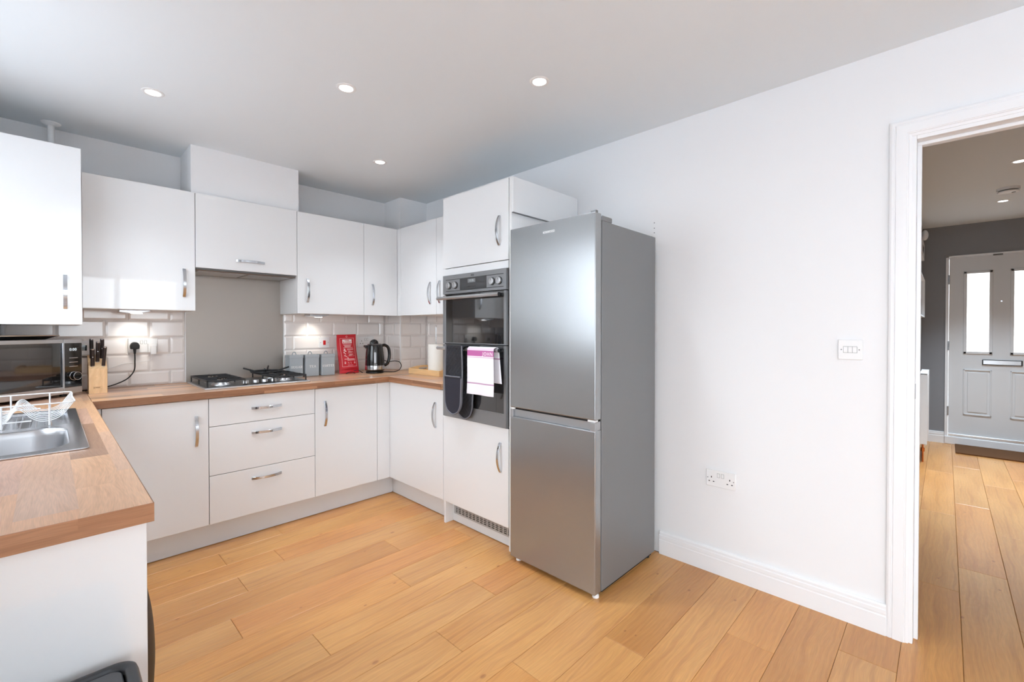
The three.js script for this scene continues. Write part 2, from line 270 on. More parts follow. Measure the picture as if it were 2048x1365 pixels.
// ---------------------------------------------------------------- skirtings and door trim
function skirting(len) { // profile: x = thickness, y = height, extruded along z
  const s = new THREE.Shape(); [[0, 0], [0.018, 0], [0.018, 0.078], [0.0155, 0.081], [0.0155, 0.086], [0.0165, 0.089], [0.0165, 0.104], [0.013, 0.107], [0.013, 0.112], [0.0135, 0.115], [0.0135, 0.119], [0.010, 0.126], [0, 0.126]].forEach(([x, y], i) => i ? s.lineTo(x, y) : s.moveTo(x, y));
  return new THREE.ExtrudeGeometry(s, { depth: len, bevelEnabled: false });
}
{
  const g = skirting(3.506 - 2.52); g.scale(-1, 1, 1); g.index && g.index; const f = strip(g); // mirrored: flip winding
  const p = f.attributes.position; for (let i = 0; i < p.count; i += 3) { for (const a of ['position', 'normal', 'uv']) { const t = f.attributes[a], s = t.itemSize; for (let k = 0; k < s; k++) { const q = t.array[(i + 1) * s + k]; t.array[(i + 1) * s + k] = t.array[(i + 2) * s + k]; t.array[(i + 2) * s + k] = q; } } }
  f.computeVertexNormals(); f.translate(0, 0, 2.52);
  struct('baseboard_right', f, M.trim, 'white moulded skirting board along the wall right of the fridge', 'skirting');
  const r = skirting(REAR - 4.52); r.rotateY(Math.PI); r.translate(0, 0, REAR);
  struct('baseboard_rear', r, M.trim, 'white moulded skirting board beyond the doorway', 'skirting');
  const h = skirting(FD.z0 - 0.002 - HALLZ); h.rotateY(Math.PI); h.translate(HALLX, 0, FD.z0 - 0.002);
  struct('baseboard_hall', h, M.trim, 'white skirting board beside the front door', 'skirting');
}
{
  const tr = struct('trim_1', null, null, 'white moulded architrave and lining of the hall doorway', 'door frame');
  const arch = () => { const s = new THREE.Shape(); [[0, 0], [0.069, 0], [0.069, 0.013], [0.062, 0.016], [0.0555, 0.016], [0.0535, 0.014], [0.0505, 0.014], [0.0485, 0.0175], [0.016, 0.0175], [0.014, 0.0155], [0.011, 0.0155], [0.009, 0.012], [0, 0.009]].forEach(([a, b], i) => i ? s.lineTo(a, b) : s.moveTo(a, b)); return s; };
  // shape: x across the width (0 = inner edge), y = thickness; extruded along its length
  const upright = (h) => { const g = new THREE.ExtrudeGeometry(arch(), { depth: h, bevelEnabled: false }); g.applyMatrix4(new THREE.Matrix4().makeBasis(V(0, 0, -1), V(-1, 0, 0), V(0, 1, 0))); return g; };
  const zi = 3.575, H = 2.104;
  let g = upright(H); g = strip(g); { const p = g.attributes.position; for (let i = 0; i < p.count; i++) { const z = p.getZ(i), y = p.getY(i); if (y > 1) p.setY(i, H - 0.069 - z); } } g.translate(0, 0, zi); g.computeVertexNormals();
  part(tr, 'architrave', g, M.trim);
  const W2 = DO1 + 0.03 - zi; // head: mirrored profile running along z
  let hd = new THREE.ExtrudeGeometry(arch(), { depth: W2 + 0.138, bevelEnabled: false }); hd.applyMatrix4(new THREE.Matrix4().makeBasis(V(0, 1, 0), V(-1, 0, 0), V(0, 0, 1))); hd = strip(hd); { const p = hd.attributes.position; for (let i = 0; i < p.count; i++) { const y = p.getY(i), z = p.getZ(i); p.setZ(i, z < 0.5 ? -y : W2 + y); } } hd.translate(0, H - 0.069, zi); hd.computeVertexNormals();
  part(tr, 'architrave', hd, M.trim);
  part(tr, 'architrave', B(-0.0175, 0, 0, H, DO1 + 0.03, DO1 + 0.099, 0.003), M.trim);
  part(tr, 'door_lining', B(-0.004, 0.124, 0, DOH + 0.03, DO0 - 0.03, DO0, 0.002), M.trim);
  part(tr, 'door_lining', B(-0.004, 0.124, 0, DOH + 0.03, DO1, DO1 + 0.03, 0.002), M.trim);
  part(tr, 'door_lining', B(-0.004, 0.124, DOH, DOH + 0.03, DO0, DO1, 0.002), M.trim);
  part(tr, 'door_stop', B(0.045, 0.08, 0, DOH - 0.013, DO0, DO0 + 0.014, 0.002), M.trim);
  part(tr, 'door_stop', B(0.045, 0.08, DOH - 0.013, DOH, DO0, DO1, 0.002), M.trim);
  part(tr, 'strike_plate', B(0.015, 0.035, 0.985, 1.045, DO0, DO0 + 0.0015), M.greyScrew, 'small metal strike plate');
  for (const [z0, z1] of [[3.506, 3.575], [DO1 + 0.03, DO1 + 0.099]]) part(tr, 'architrave', B(0.12, 0.1375, 0, H, z0, z1, 0.003), M.trim);
  part(tr, 'architrave', B(0.12, 0.1375, H - 0.069, H, 3.575, DO1 + 0.03, 0.003), M.trim);
}

// ---------------------------------------------------------------- windows that light the room
{
  const w = struct('window_1', null, null, 'white framed window over the sink', 'window'), x0 = LEFT - 0.2, x1 = LEFT - 0.13, { z0, z1, y0, y1 } = WN, m = (z0 + z1) / 2;
  part(w, 'window_frame', merge(B(x0, x1, y0, y0 + 0.06, z0, z1, 0.004), B(x0, x1, y1 - 0.06, y1, z0, z1, 0.004), B(x0, x1, y0, y1, z0, z0 + 0.06, 0.004), B(x0, x1, y0, y1, z1 - 0.06, z1, 0.004), B(x0, x1, y0, y1, m - 0.035, m + 0.035, 0.004)), M.upvc);
  part(w, 'pane', B(x0 + 0.03, x0 + 0.034, y0 + 0.06, y1 - 0.06, z0 + 0.06, m - 0.035), M.pane); part(w, 'pane', B(x0 + 0.03, x0 + 0.034, y0 + 0.06, y1 - 0.06, m + 0.035, z1 - 0.06), M.pane);
  part(w, 'window_sill', B(LEFT - 0.13, LEFT + 0.03, y0 - 0.022, y0, z0 - 0.02, z1 + 0.02, 0.004), M.upvc);
  const d = struct('window_2', null, null, 'white framed glazed patio doors beside the viewer', 'window'), a = PD.z0, b = PD.z1, H = PD.y1, c = (a + b) / 2, q0 = LEFT - 0.2, q1 = LEFT - 0.13;
  part(d, 'door_frame', merge(B(q0, q1, H - 0.08, H, a, b, 0.004), B(q0, q1, 0, 0.1, a, b, 0.004), B(q0, q1, 0, H, a, a + 0.09, 0.004), B(q0, q1, 0, H, b - 0.09, b, 0.004), B(q0, q1, 0, H, c - 0.08, c + 0.08, 0.004)), M.upvc);
  part(d, 'pane', B(q0 + 0.03, q0 + 0.034, 0.1, H - 0.08, a + 0.09, c - 0.08), M.pane); part(d, 'pane', B(q0 + 0.03, q0 + 0.034, 0.1, H - 0.08, c + 0.08, b - 0.09), M.pane);
  part(d, 'threshold', B(LEFT - 0.28, LEFT, -0.12, 0.0, a, b), M.upvc);
  const r = struct('window_3', null, null, 'white framed window in the rear wall', 'window'), k0 = REAR + 0.13, k1 = REAR + 0.2, e = (RW.x0 + RW.x1) / 2;
  part(r, 'window_frame', merge(B(RW.x0, RW.x1, RW.y0, RW.y0 + 0.06, k0, k1, 0.004), B(RW.x0, RW.x1, RW.y1 - 0.06, RW.y1, k0, k1, 0.004), B(RW.x0, RW.x0 + 0.06, RW.y0, RW.y1, k0, k1, 0.004), B(RW.x1 - 0.06, RW.x1, RW.y0, RW.y1, k0, k1, 0.004), B(e - 0.035, e + 0.035, RW.y0, RW.y1, k0, k1, 0.004)), M.upvc);
  part(r, 'pane', B(RW.x0 + 0.06, e - 0.035, RW.y0 + 0.06, RW.y1 - 0.06, k0 + 0.03, k0 + 0.034), M.pane); part(r, 'pane', B(e + 0.035, RW.x1 - 0.06, RW.y0 + 0.06, RW.y1 - 0.06, k0 + 0.03, k0 + 0.034), M.pane);
  part(r, 'window_sill', B(RW.x0 - 0.02, RW.x1 + 0.02, RW.y0 - 0.022, RW.y0, REAR - 0.03, k0, 0.004), M.upvc);
}

// ---------------------------------------------------------------- downlights
function downlight(x, z, label, power, tint = srgb(236, 246, 255)) {
  const g = thing('ceiling_downlight', label, 'light', [x, CEIL, z]);
  part(g, 'bezel', lathe([[0.030, -0.001], [0.033, -0.004], [0.043, -0.003], [0.0455, -0.0005], [0.0455, 0]], 36).translate(x, CEIL, z), M.whitePlastic);
  part(g, 'lamp', cyl(0.0305, 0.003, x, CEIL - 0.0015, z, 'y', 32), M.lamp);
  const l = new THREE.SpotLight(tint, power, 0, 0.85, 1.0, 2); l.position.set(0, -0.012, 0); l.target.position.set(0, -2, 0); l.castShadow = true; l.shadow.radius = 1.5; g.add(l, l.target);
}
downlight(-2.045, 0.915, 'recessed ceiling spotlight nearest the boiler cupboard', 3.0);
downlight(-1.415, 1.624, 'recessed ceiling spotlight in the middle of the ceiling', 3.0);
downlight(-0.821, 2.319, 'recessed ceiling spotlight above the front of the fridge', 3.0);
downlight(-0.821, 0.889, 'recessed ceiling spotlight in the far corner above the kettle', 3.0);
downlight(2.189, 4.03, 'recessed hall spotlight cut by the picture edge', 19, srgb(222, 240, 255));
downlight(3.509, 4.034, 'recessed hall spotlight just behind the smoke alarm', 19, srgb(222, 240, 255));

// ---------------------------------------------------------------- cabinets
// local frame of a cabinet: x to the viewer's right, y up, z out of the front
const TURN = { z: 0, '-x': -Math.PI / 2, x: Math.PI / 2 };
const handleGeo = (() => {
  const o = [], i = [], n = 20, L = 0.085; for (let k = 0; k <= n; k++) { const t = -1 + 2 * k / n, d = 0.006 + 0.023 * (1 - Math.pow(Math.abs(t), 2.2)); o.push([t * L, d]); i.push([t * (L - 0.004), Math.max(0, d - 0.0055)]); }
  const s = new THREE.Shape(); s.moveTo(-L, 0); o.forEach(([a, b]) => s.lineTo(a, b)); s.lineTo(L, 0); s.lineTo(L - 0.009, 0); i.slice(1, -1).reverse().forEach(([a, b]) => s.lineTo(a, b)); s.lineTo(-L + 0.009, 0); s.closePath();
  const g = new THREE.ExtrudeGeometry(s, { depth: 0.014, bevelEnabled: true, bevelSize: 0.0006, bevelThickness: 0.0006, bevelSegments: 1 }); g.translate(0, 0, -0.007);
  g.applyMatrix4(new THREE.Matrix4().makeBasis(V(0, 1, 0), V(0, 0, 1), V(1, 0, 0))); return g; // length along y, bow along z
})();
function handle(parent, x, y, horizontal) { const m = shade(new THREE.Mesh(handleGeo, M.chrome)); m.name = 'handle'; m.userData.label = 'chrome bow handle'; m.position.set(x, y, 0); if (horizontal) m.rotation.z = Math.PI / 2; parent.add(m); }
function cabinet(name, label, category, o) {
  // o: facing, a0, a1 (world x or z), front (world coordinate of the door face), y0, y1, depth, doors: [{a0,a1,y0,y1,h:[a,y,horizontal]}]
  const w = o.a1 - o.a0, am = o.facing === '-x' ? o.a0 : o.facing === 'x' ? o.a1 : o.a0;
  const at = o.facing === 'z' ? [o.a0, o.y0, o.front] : o.facing === '-x' ? [o.front, o.y0, o.a0] : [o.front, o.y0, o.a1];
  const g = thing(name, label, category, at, TURN[o.facing]); origin.set(g, null);
  const X = (a) => o.facing === 'x' ? o.a1 - a : a - o.a0, T = 0.019;
  part(g, 'carcass', B(0.0005, w - 0.0005, o.cy0 ?? 0, (o.cy1 ?? o.y1) - o.y0, -o.depth, -T - 0.001), M.carcass);
  for (const d of o.doors) {
    const xa = Math.min(X(d.a0), X(d.a1)) + 0.0015, xb = Math.max(X(d.a0), X(d.a1)) - 0.0015;
    const dm = part(g, d.name ?? 'door', B(xa, xb, d.y0 - o.y0, d.y1 - o.y0, -T, 0, 0.0015, 2), M.gloss);
    if (d.h) handle(dm, X(d.h[0]), d.h[1] - o.y0, d.h[2]);
  }
  return g;
}
const one = (a0, a1, y0, y1, h) => [{ a0, a1, y0, y1, h }];
cabinet('wall_cabinet', 'tall deep white boiler cupboard over the microwave', 'cabinet', { facing: 'z', a0: -2.89, a1: -2.281, front: 0.5, y0: 1.289, y1: 2.186, depth: 0.496, doors: one(-2.87, -2.281, 1.289, 2.186, [-2.344, 1.4535]) });
cabinet('wall_cabinet', 'white gloss wall cabinet between boiler cupboard and hob cabinet', 'cabinet', { facing: 'z', a0: -2.277, a1: -1.7706, front: ZU, y0: UB, y1: UT, depth: 0.345, doors: one(-2.277, -1.7706, UB, UT, [-1.829, 1.548]) });
const hoodCab = cabinet('wall_cabinet', 'short white wall cabinet over the hob with a horizontal handle', 'cabinet', { facing: 'z', a0: -1.7706, a1: -1.167, front: ZU, y0: 1.649, y1: UT, cy0: 0.012, depth: 0.345, doors: one(-1.7706, -1.167, 1.649, UT, [-1.465, 1.713, true]) });
cabinet('wall_cabinet', 'white wall cabinet right of the hob with handle on its left', 'cabinet', { facing: 'z', a0: -1.167, a1: -0.6559, front: ZU, y0: UB, y1: UT, depth: 0.345, doors: one(-1.167, -0.6559, UB, UT, [-1.0955, 1.547]) });
cabinet('wall_cabinet', 'narrow white wall cabinet beside the corner on the hob wall', 'cabinet', { facing: 'z', a0: -0.6559, a1: -0.3546, front: ZU, y0: UB, y1: UT, depth: 0.08, doors: one(-0.6559, -0.3546, UB, UT, [-0.583, 1.545]) });
solo('corner_post', 'white filler post in the inside corner of wall cabinets', 'filler', B(-0.354, -0.30, UB, UT, 0.347 - 0.06, 0.4, 0.0015), M.gloss, [-0.327, UB, 0.37]);
cabinet('wall_cabinet', 'white wall cabinet on the fridge wall next to the corner', 'cabinet', { facing: '-x', a0: 0.402, a1: 0.896, front: XU, y0: UB, y1: UT, depth: 0.353, doors: one(0.402, 0.896, UB, UT, [0.82, 1.5455]) });
cabinet('wall_cabinet', 'white wall cabinet mostly hidden by the oven tower', 'cabinet', { facing: '-x', a0: 0.896, a1: 1.311, front: XU, y0: UB, y1: UT, depth: 0.353, doors: one(0.896, 1.311, UB, UT, [0.94, 1.5485]) });

cabinet('base_cabinet', 'white base cabinet left of the drawers under the worktop', 'cabinet', { facing: 'z', a0: -2.2228, a1: -1.770, front: ZB, y0: D0, y1: D1, depth: 0.63, doors: one(-2.2228, -1.770, D0, D1, [-1.83, 0.691]) });
cabinet('drawer_unit', 'white three-drawer unit below the gas hob', 'drawers', { facing: 'z', a0: -1.770, a1: -1.1695, front: ZB, y0: D0, y1: D1, depth: 0.63, doors: [
  { name: 'drawer', a0: -1.770, a1: -1.1695, y0: 0.7055, y1: D1, h: [-1.465, 0.7865, true] }, { name: 'drawer', a0: -1.770, a1: -1.1695, y0: 0.4223, y1: 0.7025, h: [-1.465, 0.6375, true] }, { name: 'drawer', a0: -1.770, a1: -1.1695, y0: D0, y1: 0.4193, h: [-1.467, 0.358, true] }] });
cabinet('base_cabinet', 'white base cabinet right of the drawers with handle on its left', 'cabinet', { facing: 'z', a0: -1.1695, a1: -0.7132, front: ZB, y0: D0, y1: D1, depth: 0.63, doors: one(-1.1695, -0.7132, D0, D1, [-1.1025, 0.694]) });
solo('corner_post', 'white filler panel in the inside corner of base cabinets', 'filler', merge(B(-0.7117, -0.6105, D0, D1, ZB - 0.019, ZB, 0.0015), B(-0.6095, -0.5915, D0, D1, ZB - 0.019, ZB + 0.012, 0.0015)), M.gloss, [-0.66, D0, ZB]);
cabinet('base_cabinet', 'white base cabinet on the fridge wall beside the oven tower', 'cabinet', { facing: '-x', a0: 0.662, a1: 1.3125, front: XR, y0: D0, y1: D1, depth: 0.608, doors: one(0.662, 1.3125, D0, D1, [1.2285, 0.693]) });
solo('corner_post', 'white filler strip beside the sink run under the worktop', 'filler', B(-2.256, -2.2245, D0, D1, ZB - 0.04, ZB - 0.004, 0.0015), M.gloss, [-2.24, D0, ZB - 0.02]);
{ // oven tower
  const z0 = 1.3135, z1 = 1.9133;
  const g = cabinet('oven_housing', 'tall white oven tower with a cupboard above and below', 'cabinet', { facing: '-x', a0: z0, a1: z1, front: XR, y0: 0, y1: 2.1149, cy0: 1.66, depth: 0.608, doors: [
    { a0: z0, a1: z1, y0: 1.6585, y1: 2.1149, h: [1.84, 1.8295] }, { name: 'filler_strip', a0: z0, a1: z1, y0: 1.6105, y1: 1.6545 }, { a0: z0, a1: z1, y0: D0, y1: 0.7035, h: [1.848, 0.5315] }] });
  const w = z1 - z0; origin.set(g, null);
  part(g, 'side_panel', B(0.004, 0.022, 0, 2.11, -0.606, 0.004 - 0.006, 0.001), M.carcass);
  part(g, 'side_panel', B(w - 0.018, w, 0, 1.93, -0.606, -0.021, 0.001), M.carcass);
  part(g, 'lower_box', B(0.023, w - 0.019, D0, 0.70, -0.606, -0.021), M.carcass);
  part(g, 'end_panel', B(w + 0.004, w + 0.020, 0.09, 2.1149, -0.606, -0.0015, 0.001), M.carcass);
  part(g, 'end_panel', B(w + 0.0205, w + 0.034, 1.919, 2.1149, -0.606, -0.0015, 0.001), M.gloss);
  part(g, 'raw_edge', B(w + 0.0205, w + 0.0335, 1.9155, 1.919, -0.58, -0.004), M.greyPlastic, 'dark unfinished panel edge');
}
// plinths
solo('plinth', 'grey-white plinth under the hob wall cabinets', 'plinth', B(-2.24, -0.5505, 0.004, 0.1415, 0.573, 0.5914), M.plinth, [-1.4, 0.004, 0.58]);
solo('plinth', 'white plinth under the base cabinet beside the oven tower', 'plinth', B(-0.55, -0.532, 0.004, 0.1415, 0.5920, 1.3115), M.plinth, [-0.54, 0.004, 0.95]);
{
  const g = thing('plinth', 'white plinth with a slotted vent grille under the oven tower', 'plinth', [-0.55, 0, 1.62]);
  part(g, 'board', B(-0.55, -0.532, 0.004, 0.1415, 1.3365, 1.894), M.plinth);
  part(g, 'grille_back', B(-0.5515, -0.5502, 0.062, 0.104, 1.360, 1.89), M.darkGap);
  const br = [], x0 = -0.5545, x1 = -0.5505; br.push(B(x0, x1, 0.056, 0.0665, 1.356, 1.892)); for (const y of [0.0735, 0.0845, 0.0955]) br.push(B(x0, x1, y, y + 0.0045, 1.356, 1.892)); br.push(B(x0, x1, 0.1035, 0.109, 1.356, 1.892));
  for (let i = 0; i <= 15; i++) { const z = 1.356 + i * 0.0348; br.push(B(x0 + 0.0002, x1, 0.06, 0.107, z, z + (i ? 0.0085 : 0.017))); }
  part(g, 'vent_grille', merge(br), std(srgb(186, 188, 190), 0.4, { metalness: 0.3 }), 'grey slotted vent grille');
}
// sink run
{
  const g = thing('end_panel', 'white panel closing the end of the sink run', 'panel', [-2.58, 0, 2.47]);
  part(g, 'panel', B(LEFT + 0.004, -2.266, 0.0, 0.868, 2.462, 2.486, 0.0015), M.gloss);
  const h = cabinet('base_cabinet', 'white sink base cabinets facing the oven', 'cabinet', { facing: 'x', a0: 0.66, a1: 1.855, front: -2.276, y0: D0, y1: D1, depth: 0.02 + 0.45, cy1: 0.70, doors: [{ a0: 0.66, a1: 1.28, y0: D0, y1: D1, h: [1.22, 0.69] }, { a0: 1.28, a1: 1.855, y0: D0, y1: D1, h: [1.34, 0.69] }] });
  solo('plinth', 'white plinth under the sink run', 'plinth', B(-2.352, -2.334, 0.004, 0.1415, 0.60, 1.855), M.plinth, [-2.34, 0.004, 1.2]);
  const w = thing('washing_machine', 'black washing machine with bulging door at the end of the sink run', 'washing machine', [-2.56, 0, 2.16]);
  part(w, 'body', B(-2.84, -2.285, 0.012, 0.855, 1.862, 2.458, 0.006), M.black);
  const d = lathe([[0, 0.064], [0.10, 0.060], [0.16, 0.050], [0.2, 0.032], [0.215, 0.013], [0.218, 0.0]], 40); d.rotateZ(-Math.PI / 2); d.translate(-2.285, 0.46, 2.16);
  part(w, 'door', d, M.black);
  part(w, 'control_panel', B(-2.2845, -2.278, 0.74, 0.85, 1.87, 2.45, 0.003), M.blackGlass);
}

// ---------------------------------------------------------------- worktops: staves and edge strips
const staveMats = [[236, 213, 193], [214, 191, 174], [252, 224, 192], [192, 167, 148], [230, 206, 194], [244, 208, 170]].map(([r, g, b]) => phys(srgb(r, g, b), 0.34, { map: kitchenWood, clearcoat: 0.2, clearcoatRoughness: 0.2 }));
const edgeMats = [[190, 153, 124], [160, 126, 100], [200, 165, 136], [174, 138, 111]].map(([r, g, b]) => std(srgb(r, g, b), 0.4, { map: kitchenWood }));
function woodUV(g, dir) { // grain along dir
  const ou = rr(0, KW), ov = rr(0, KH), p = g.attributes.position, n = g.attributes.normal, uv = [];
  for (let i = 0; i < p.count; i++) { const x = p.getX(i), y = p.getY(i), z = p.getZ(i), flat = Math.abs(n.getY(i)) > 0.5; let u = dir === 'x' ? x : z, v = flat ? (dir === 'x' ? z : x) : y; if (!flat && Math.abs(dir === 'x' ? n.getX(i) : n.getZ(i)) > 0.5) u = dir === 'x' ? z : x; uv.push((u + ou) / KW, (v + ov) / KH); }
  g.setAttribute('uv', new THREE.Float32BufferAttribute(uv, 2)); return g;
}
function minus([x0, x1, z0, z1], h) { // rectangle minus a rectangular hole
  if (!h || h[0] >= x1 || h[1] <= x0 || h[2] >= z1 || h[3] <= z0) return [[x0, x1, z0, z1]];
  const o = [], a = Math.max(x0, h[0]), b = Math.min(x1, h[1]); if (h[0] > x0) o.push([x0, h[0], z0, z1]); if (h[1] < x1) o.push([h[1], x1, z0, z1]); if (h[2] > z0) o.push([a, b, z0, h[2]]); if (h[3] < z1) o.push([a, b, h[3], z1]); return o;
}
function worktop(label, [x0, x1, z0, z1], dir, front, hole, widths) {
  const g = thing('worktop', label, 'worktop', [(x0 + x1) / 2, WB, (z0 + z1) / 2]);
  const e = 0.0018; // edge banding thickness on the seen edges
  const X1 = front.includes('x+') ? x1 - e : x1, Z1 = front.includes('z+') ? z1 - e : z1, X0 = front.includes('x-') ? x0 + e : x0;
  const across = dir === 'x' ? [z0, Z1] : [X0, X1], along = dir === 'x' ? [X0, X1] : [z0, Z1];
  let hi = across[1], k = 0, lo = across[0]; const fromLow = front.includes('x-') && dir === 'z';
  while (hi - lo > 0.004) {
    const w = Math.min(widths[k] ?? rr(0.07, 0.086), hi - lo); k++; const A = fromLow ? lo : hi - w, Bq = fromLow ? lo + w : hi; if (fromLow) lo += w; else hi -= w;
    let s = along[0] - rr(0, 0.4);
    while (s < along[1]) {
      const L = rr(0.26, 0.62), a = Math.max(s, along[0]), b = Math.min(s + L, along[1]); s += L; if (b - a < 0.01) continue;
      const rect = dir === 'x' ? [a, b, A, Bq] : [A, Bq, a, b], bits = minus(rect, hole).filter(([p, q, r, t]) => q - p > 1e-4 && t - r > 1e-4);
      if (!bits.length) continue;
      part(g, 'stave', woodUV(merge(bits.map(([p, q, r, t]) => B(p, q, WB, WT, r, t))), dir), staveMats[k === 1 ? 2 * Math.floor(rnd() * 2) : Math.floor(rnd() * staveMats.length)]);
    }
  }
  const band = (len0, len1, mk, d) => [[WB, WB + 0.0165], [WB + 0.0165, WT]].forEach(([ya, yb]) => { let s = len0 - rr(0, 0.3); while (s < len1) { const L = rr(0.3, 0.7), a = Math.max(s, len0), b = Math.min(s + L, len1); s += L; if (b - a > 0.004) part(g, 'edge_strip', woodUV(mk(a, b, ya, yb), d), edgeMats[Math.floor(rnd() * edgeMats.length)]); } });
  if (front.includes('z+')) band(x0, x1, (a, b, ya, yb) => B(a, b, ya, yb, z1 - e, z1), 'x');
  if (front.includes('x+')) band(front.bandFrom ?? z0, Z1, (a, b, ya, yb) => B(x1 - e, x1, ya, yb, a, b), 'z');
  if (front.includes('x-')) band(front.bandFrom ?? z0, z1, (a, b, ya, yb) => B(x0, x0 + e, ya, yb, a, b), 'z');
  return g;
}
const SINK = [-2.79, -2.335, 0.90, 1.83];
const fl = ['x+', 'z+']; fl.bandFrom = 0.67; worktop('wood block worktop of the sink run ending nearest the viewer', [LEFT + 0.002, -2.2567, 0.002, 2.51], 'z', fl, SINK, [0.029, 0.078, 0.088]);
worktop('wood block worktop along the hob wall', [-2.2565, -0.002, 0.002, 0.6696], 'x', ['z+'], [-1.74, -1.19, 0.11, 0.55], [0.03, 0.08]);
const fr = ['x-']; fr.bandFrom = 0.6700; worktop('short wood block worktop under the paper towel tray', [-0.6303, -0.002, 0.6700, 1.3118], 'z', fr, null, [0.03, 0.08]);

// ---------------------------------------------------------------- hob, splashback, hood
solo('splashback', 'brushed steel splashback panel behind the gas hob', 'splashback', B(-1.7625, -1.1475, WT + 0.001, 1.655, 0.001, 0.006, 0.001), M.steelRough, [-1.455, WT, 0.003]);
{
  const g = thing('extractor_hood', 'slim extractor hood tucked under the hob cabinet', 'hood', [-1.468, 1.65, 0.17]);
  part(g, 'housing', B(-1.764, -1.174, 1.640, 1.6605, 0.012, 0.322, 0.003), M.greyPlastic);
  part(g, 'visor', B(-1.764, -1.174, 1.634, 1.640, 0.03, 0.326, 0.002), std(srgb(120, 104, 92), 0.4, { metalness: 0.5 }));
  for (let i = 0; i < 2; i++) part(g, 'filter', B(-1.745 + i * 0.285, -1.475 + i * 0.285, 1.6325, 1.634, 0.05, 0.29), M.steel);
}
{
  const g = thing('gas_hob', 'steel four-burner gas hob with black pan supports', 'hob', [-1.468, WT, 0.32]), y = WT;
  part(g, 'base_plate', B(-1.772, -1.166, y, y + 0.010, 0.085, 0.571, 0.003), M.steel);
  part(g, 'recess', B(-1.76, -1.178, y + 0.010, y + 0.0115, 0.097, 0.559, 0.001), std(srgb(96, 95, 96), 0.3, { metalness: 0.9 }));
  for (const [bx, bz, r] of [[-1.655, 0.43, 0.045], [-1.655, 0.205, 0.036], [-1.29, 0.44, 0.036], [-1.29, 0.205, 0.05]]) {
    const b = part(g, 'burner', lathe([[r * 1.25, 0], [r * 1.25, 0.006], [r * 1.05, 0.012], [r, 0.016], [r, 0.017], [0, 0.017]], 28).translate(bx, y + 0.0115, bz), M.steel);
    part(b, 'burner_cap', lathe([[r * 0.9, 0], [r * 0.92, 0.005], [r * 0.8, 0.008], [0, 0.008]], 28).translate(bx, y + 0.0285, bz), M.iron);
  }
  for (const [k0, k1] of [[-1.756, -1.552], [-1.392, -1.182]]) {
    const t = 0.0075, h0 = y + 0.0115, h1 = y + 0.052, c = (k0 + k1) / 2, bars = [], z0 = 0.105, z1 = 0.545;
    for (const x of [k0, k1 - t]) { bars.push(B(x, x + t, h1 - 0.011, h1, z0, z1, 0.002, 1)); for (const z of [z0, z1 - t, 0.32]) bars.push(B(x, x + t, h0, h1 - 0.005, z, z + t, 0.002, 1)); }
    for (const z of [z0, z1 - t, 0.321]) bars.push(B(k0, k1, h1 - 0.011, h1, z, z + t, 0.002, 1));
    for (const bz of [0.21, 0.435]) { bars.push(B(k0, c - 0.026, h1 - 0.010, h1 + 0.001, bz - t / 2, bz + t / 2, 0.002, 1), B(c + 0.026, k1, h1 - 0.010, h1 + 0.001, bz - t / 2, bz + t / 2, 0.002, 1)); bars.push(B(c - t / 2, c + t / 2, h1 - 0.010, h1 + 0.001, bz - 0.10, bz - 0.026, 0.002, 1), B(c - t / 2, c + t / 2, h1 - 0.010, h1 + 0.001, bz + 0.026, bz + 0.10, 0.002, 1)); }
    part(g, 'pan_support', merge(bars), M.iron);
  }
  for (const kx of [-1.545, -1.487, -1.434, -1.38]) { const kz = 0.51; const k = part(g, 'knob', lathe([[0.0, 0.024], [0.016, 0.024], [0.0185, 0.022], [0.0192, 0.006], [0.0192, 0.004], [0.012, 0.004]], 24).translate(kx, y + 0.0115, kz), M.steel); part(k, 'knob_foot', cyl(0.012, 0.005, kx, y + 0.0135, kz, 'y', 20), M.black); }
  // wok stand lying on the back right support
  const w = thing('wok_stand', 'black wok stand lying on the back right burner', 'trivet', [-1.33, y + 0.0525, 0.21]), wy = y + 0.0535;
  part(w, 'ring', new THREE.TorusGeometry(0.095, 0.006, 8, 40).rotateX(Math.PI / 2).translate(-1.33, wy + 0.006, 0.215), M.iron);
  for (let i = 0; i < 4; i++) { const a = i * Math.PI / 2 + 0.35, c = Math.cos(a), s = Math.sin(a); part(w, 'arm', merge(bar(V(-1.33 + c * 0.07, wy + 0.008, 0.215 + s * 0.07), V(-1.33 + c * 0.145, wy + 0.033, 0.215 + s * 0.13), 0.0055), bar(V(-1.33 + c * 0.095, wy + 0.006, 0.215 + s * 0.095), V(-1.33 + c * 0.105, wy + 0.024, 0.215 + s * 0.1), 0.005)), M.iron); }
}

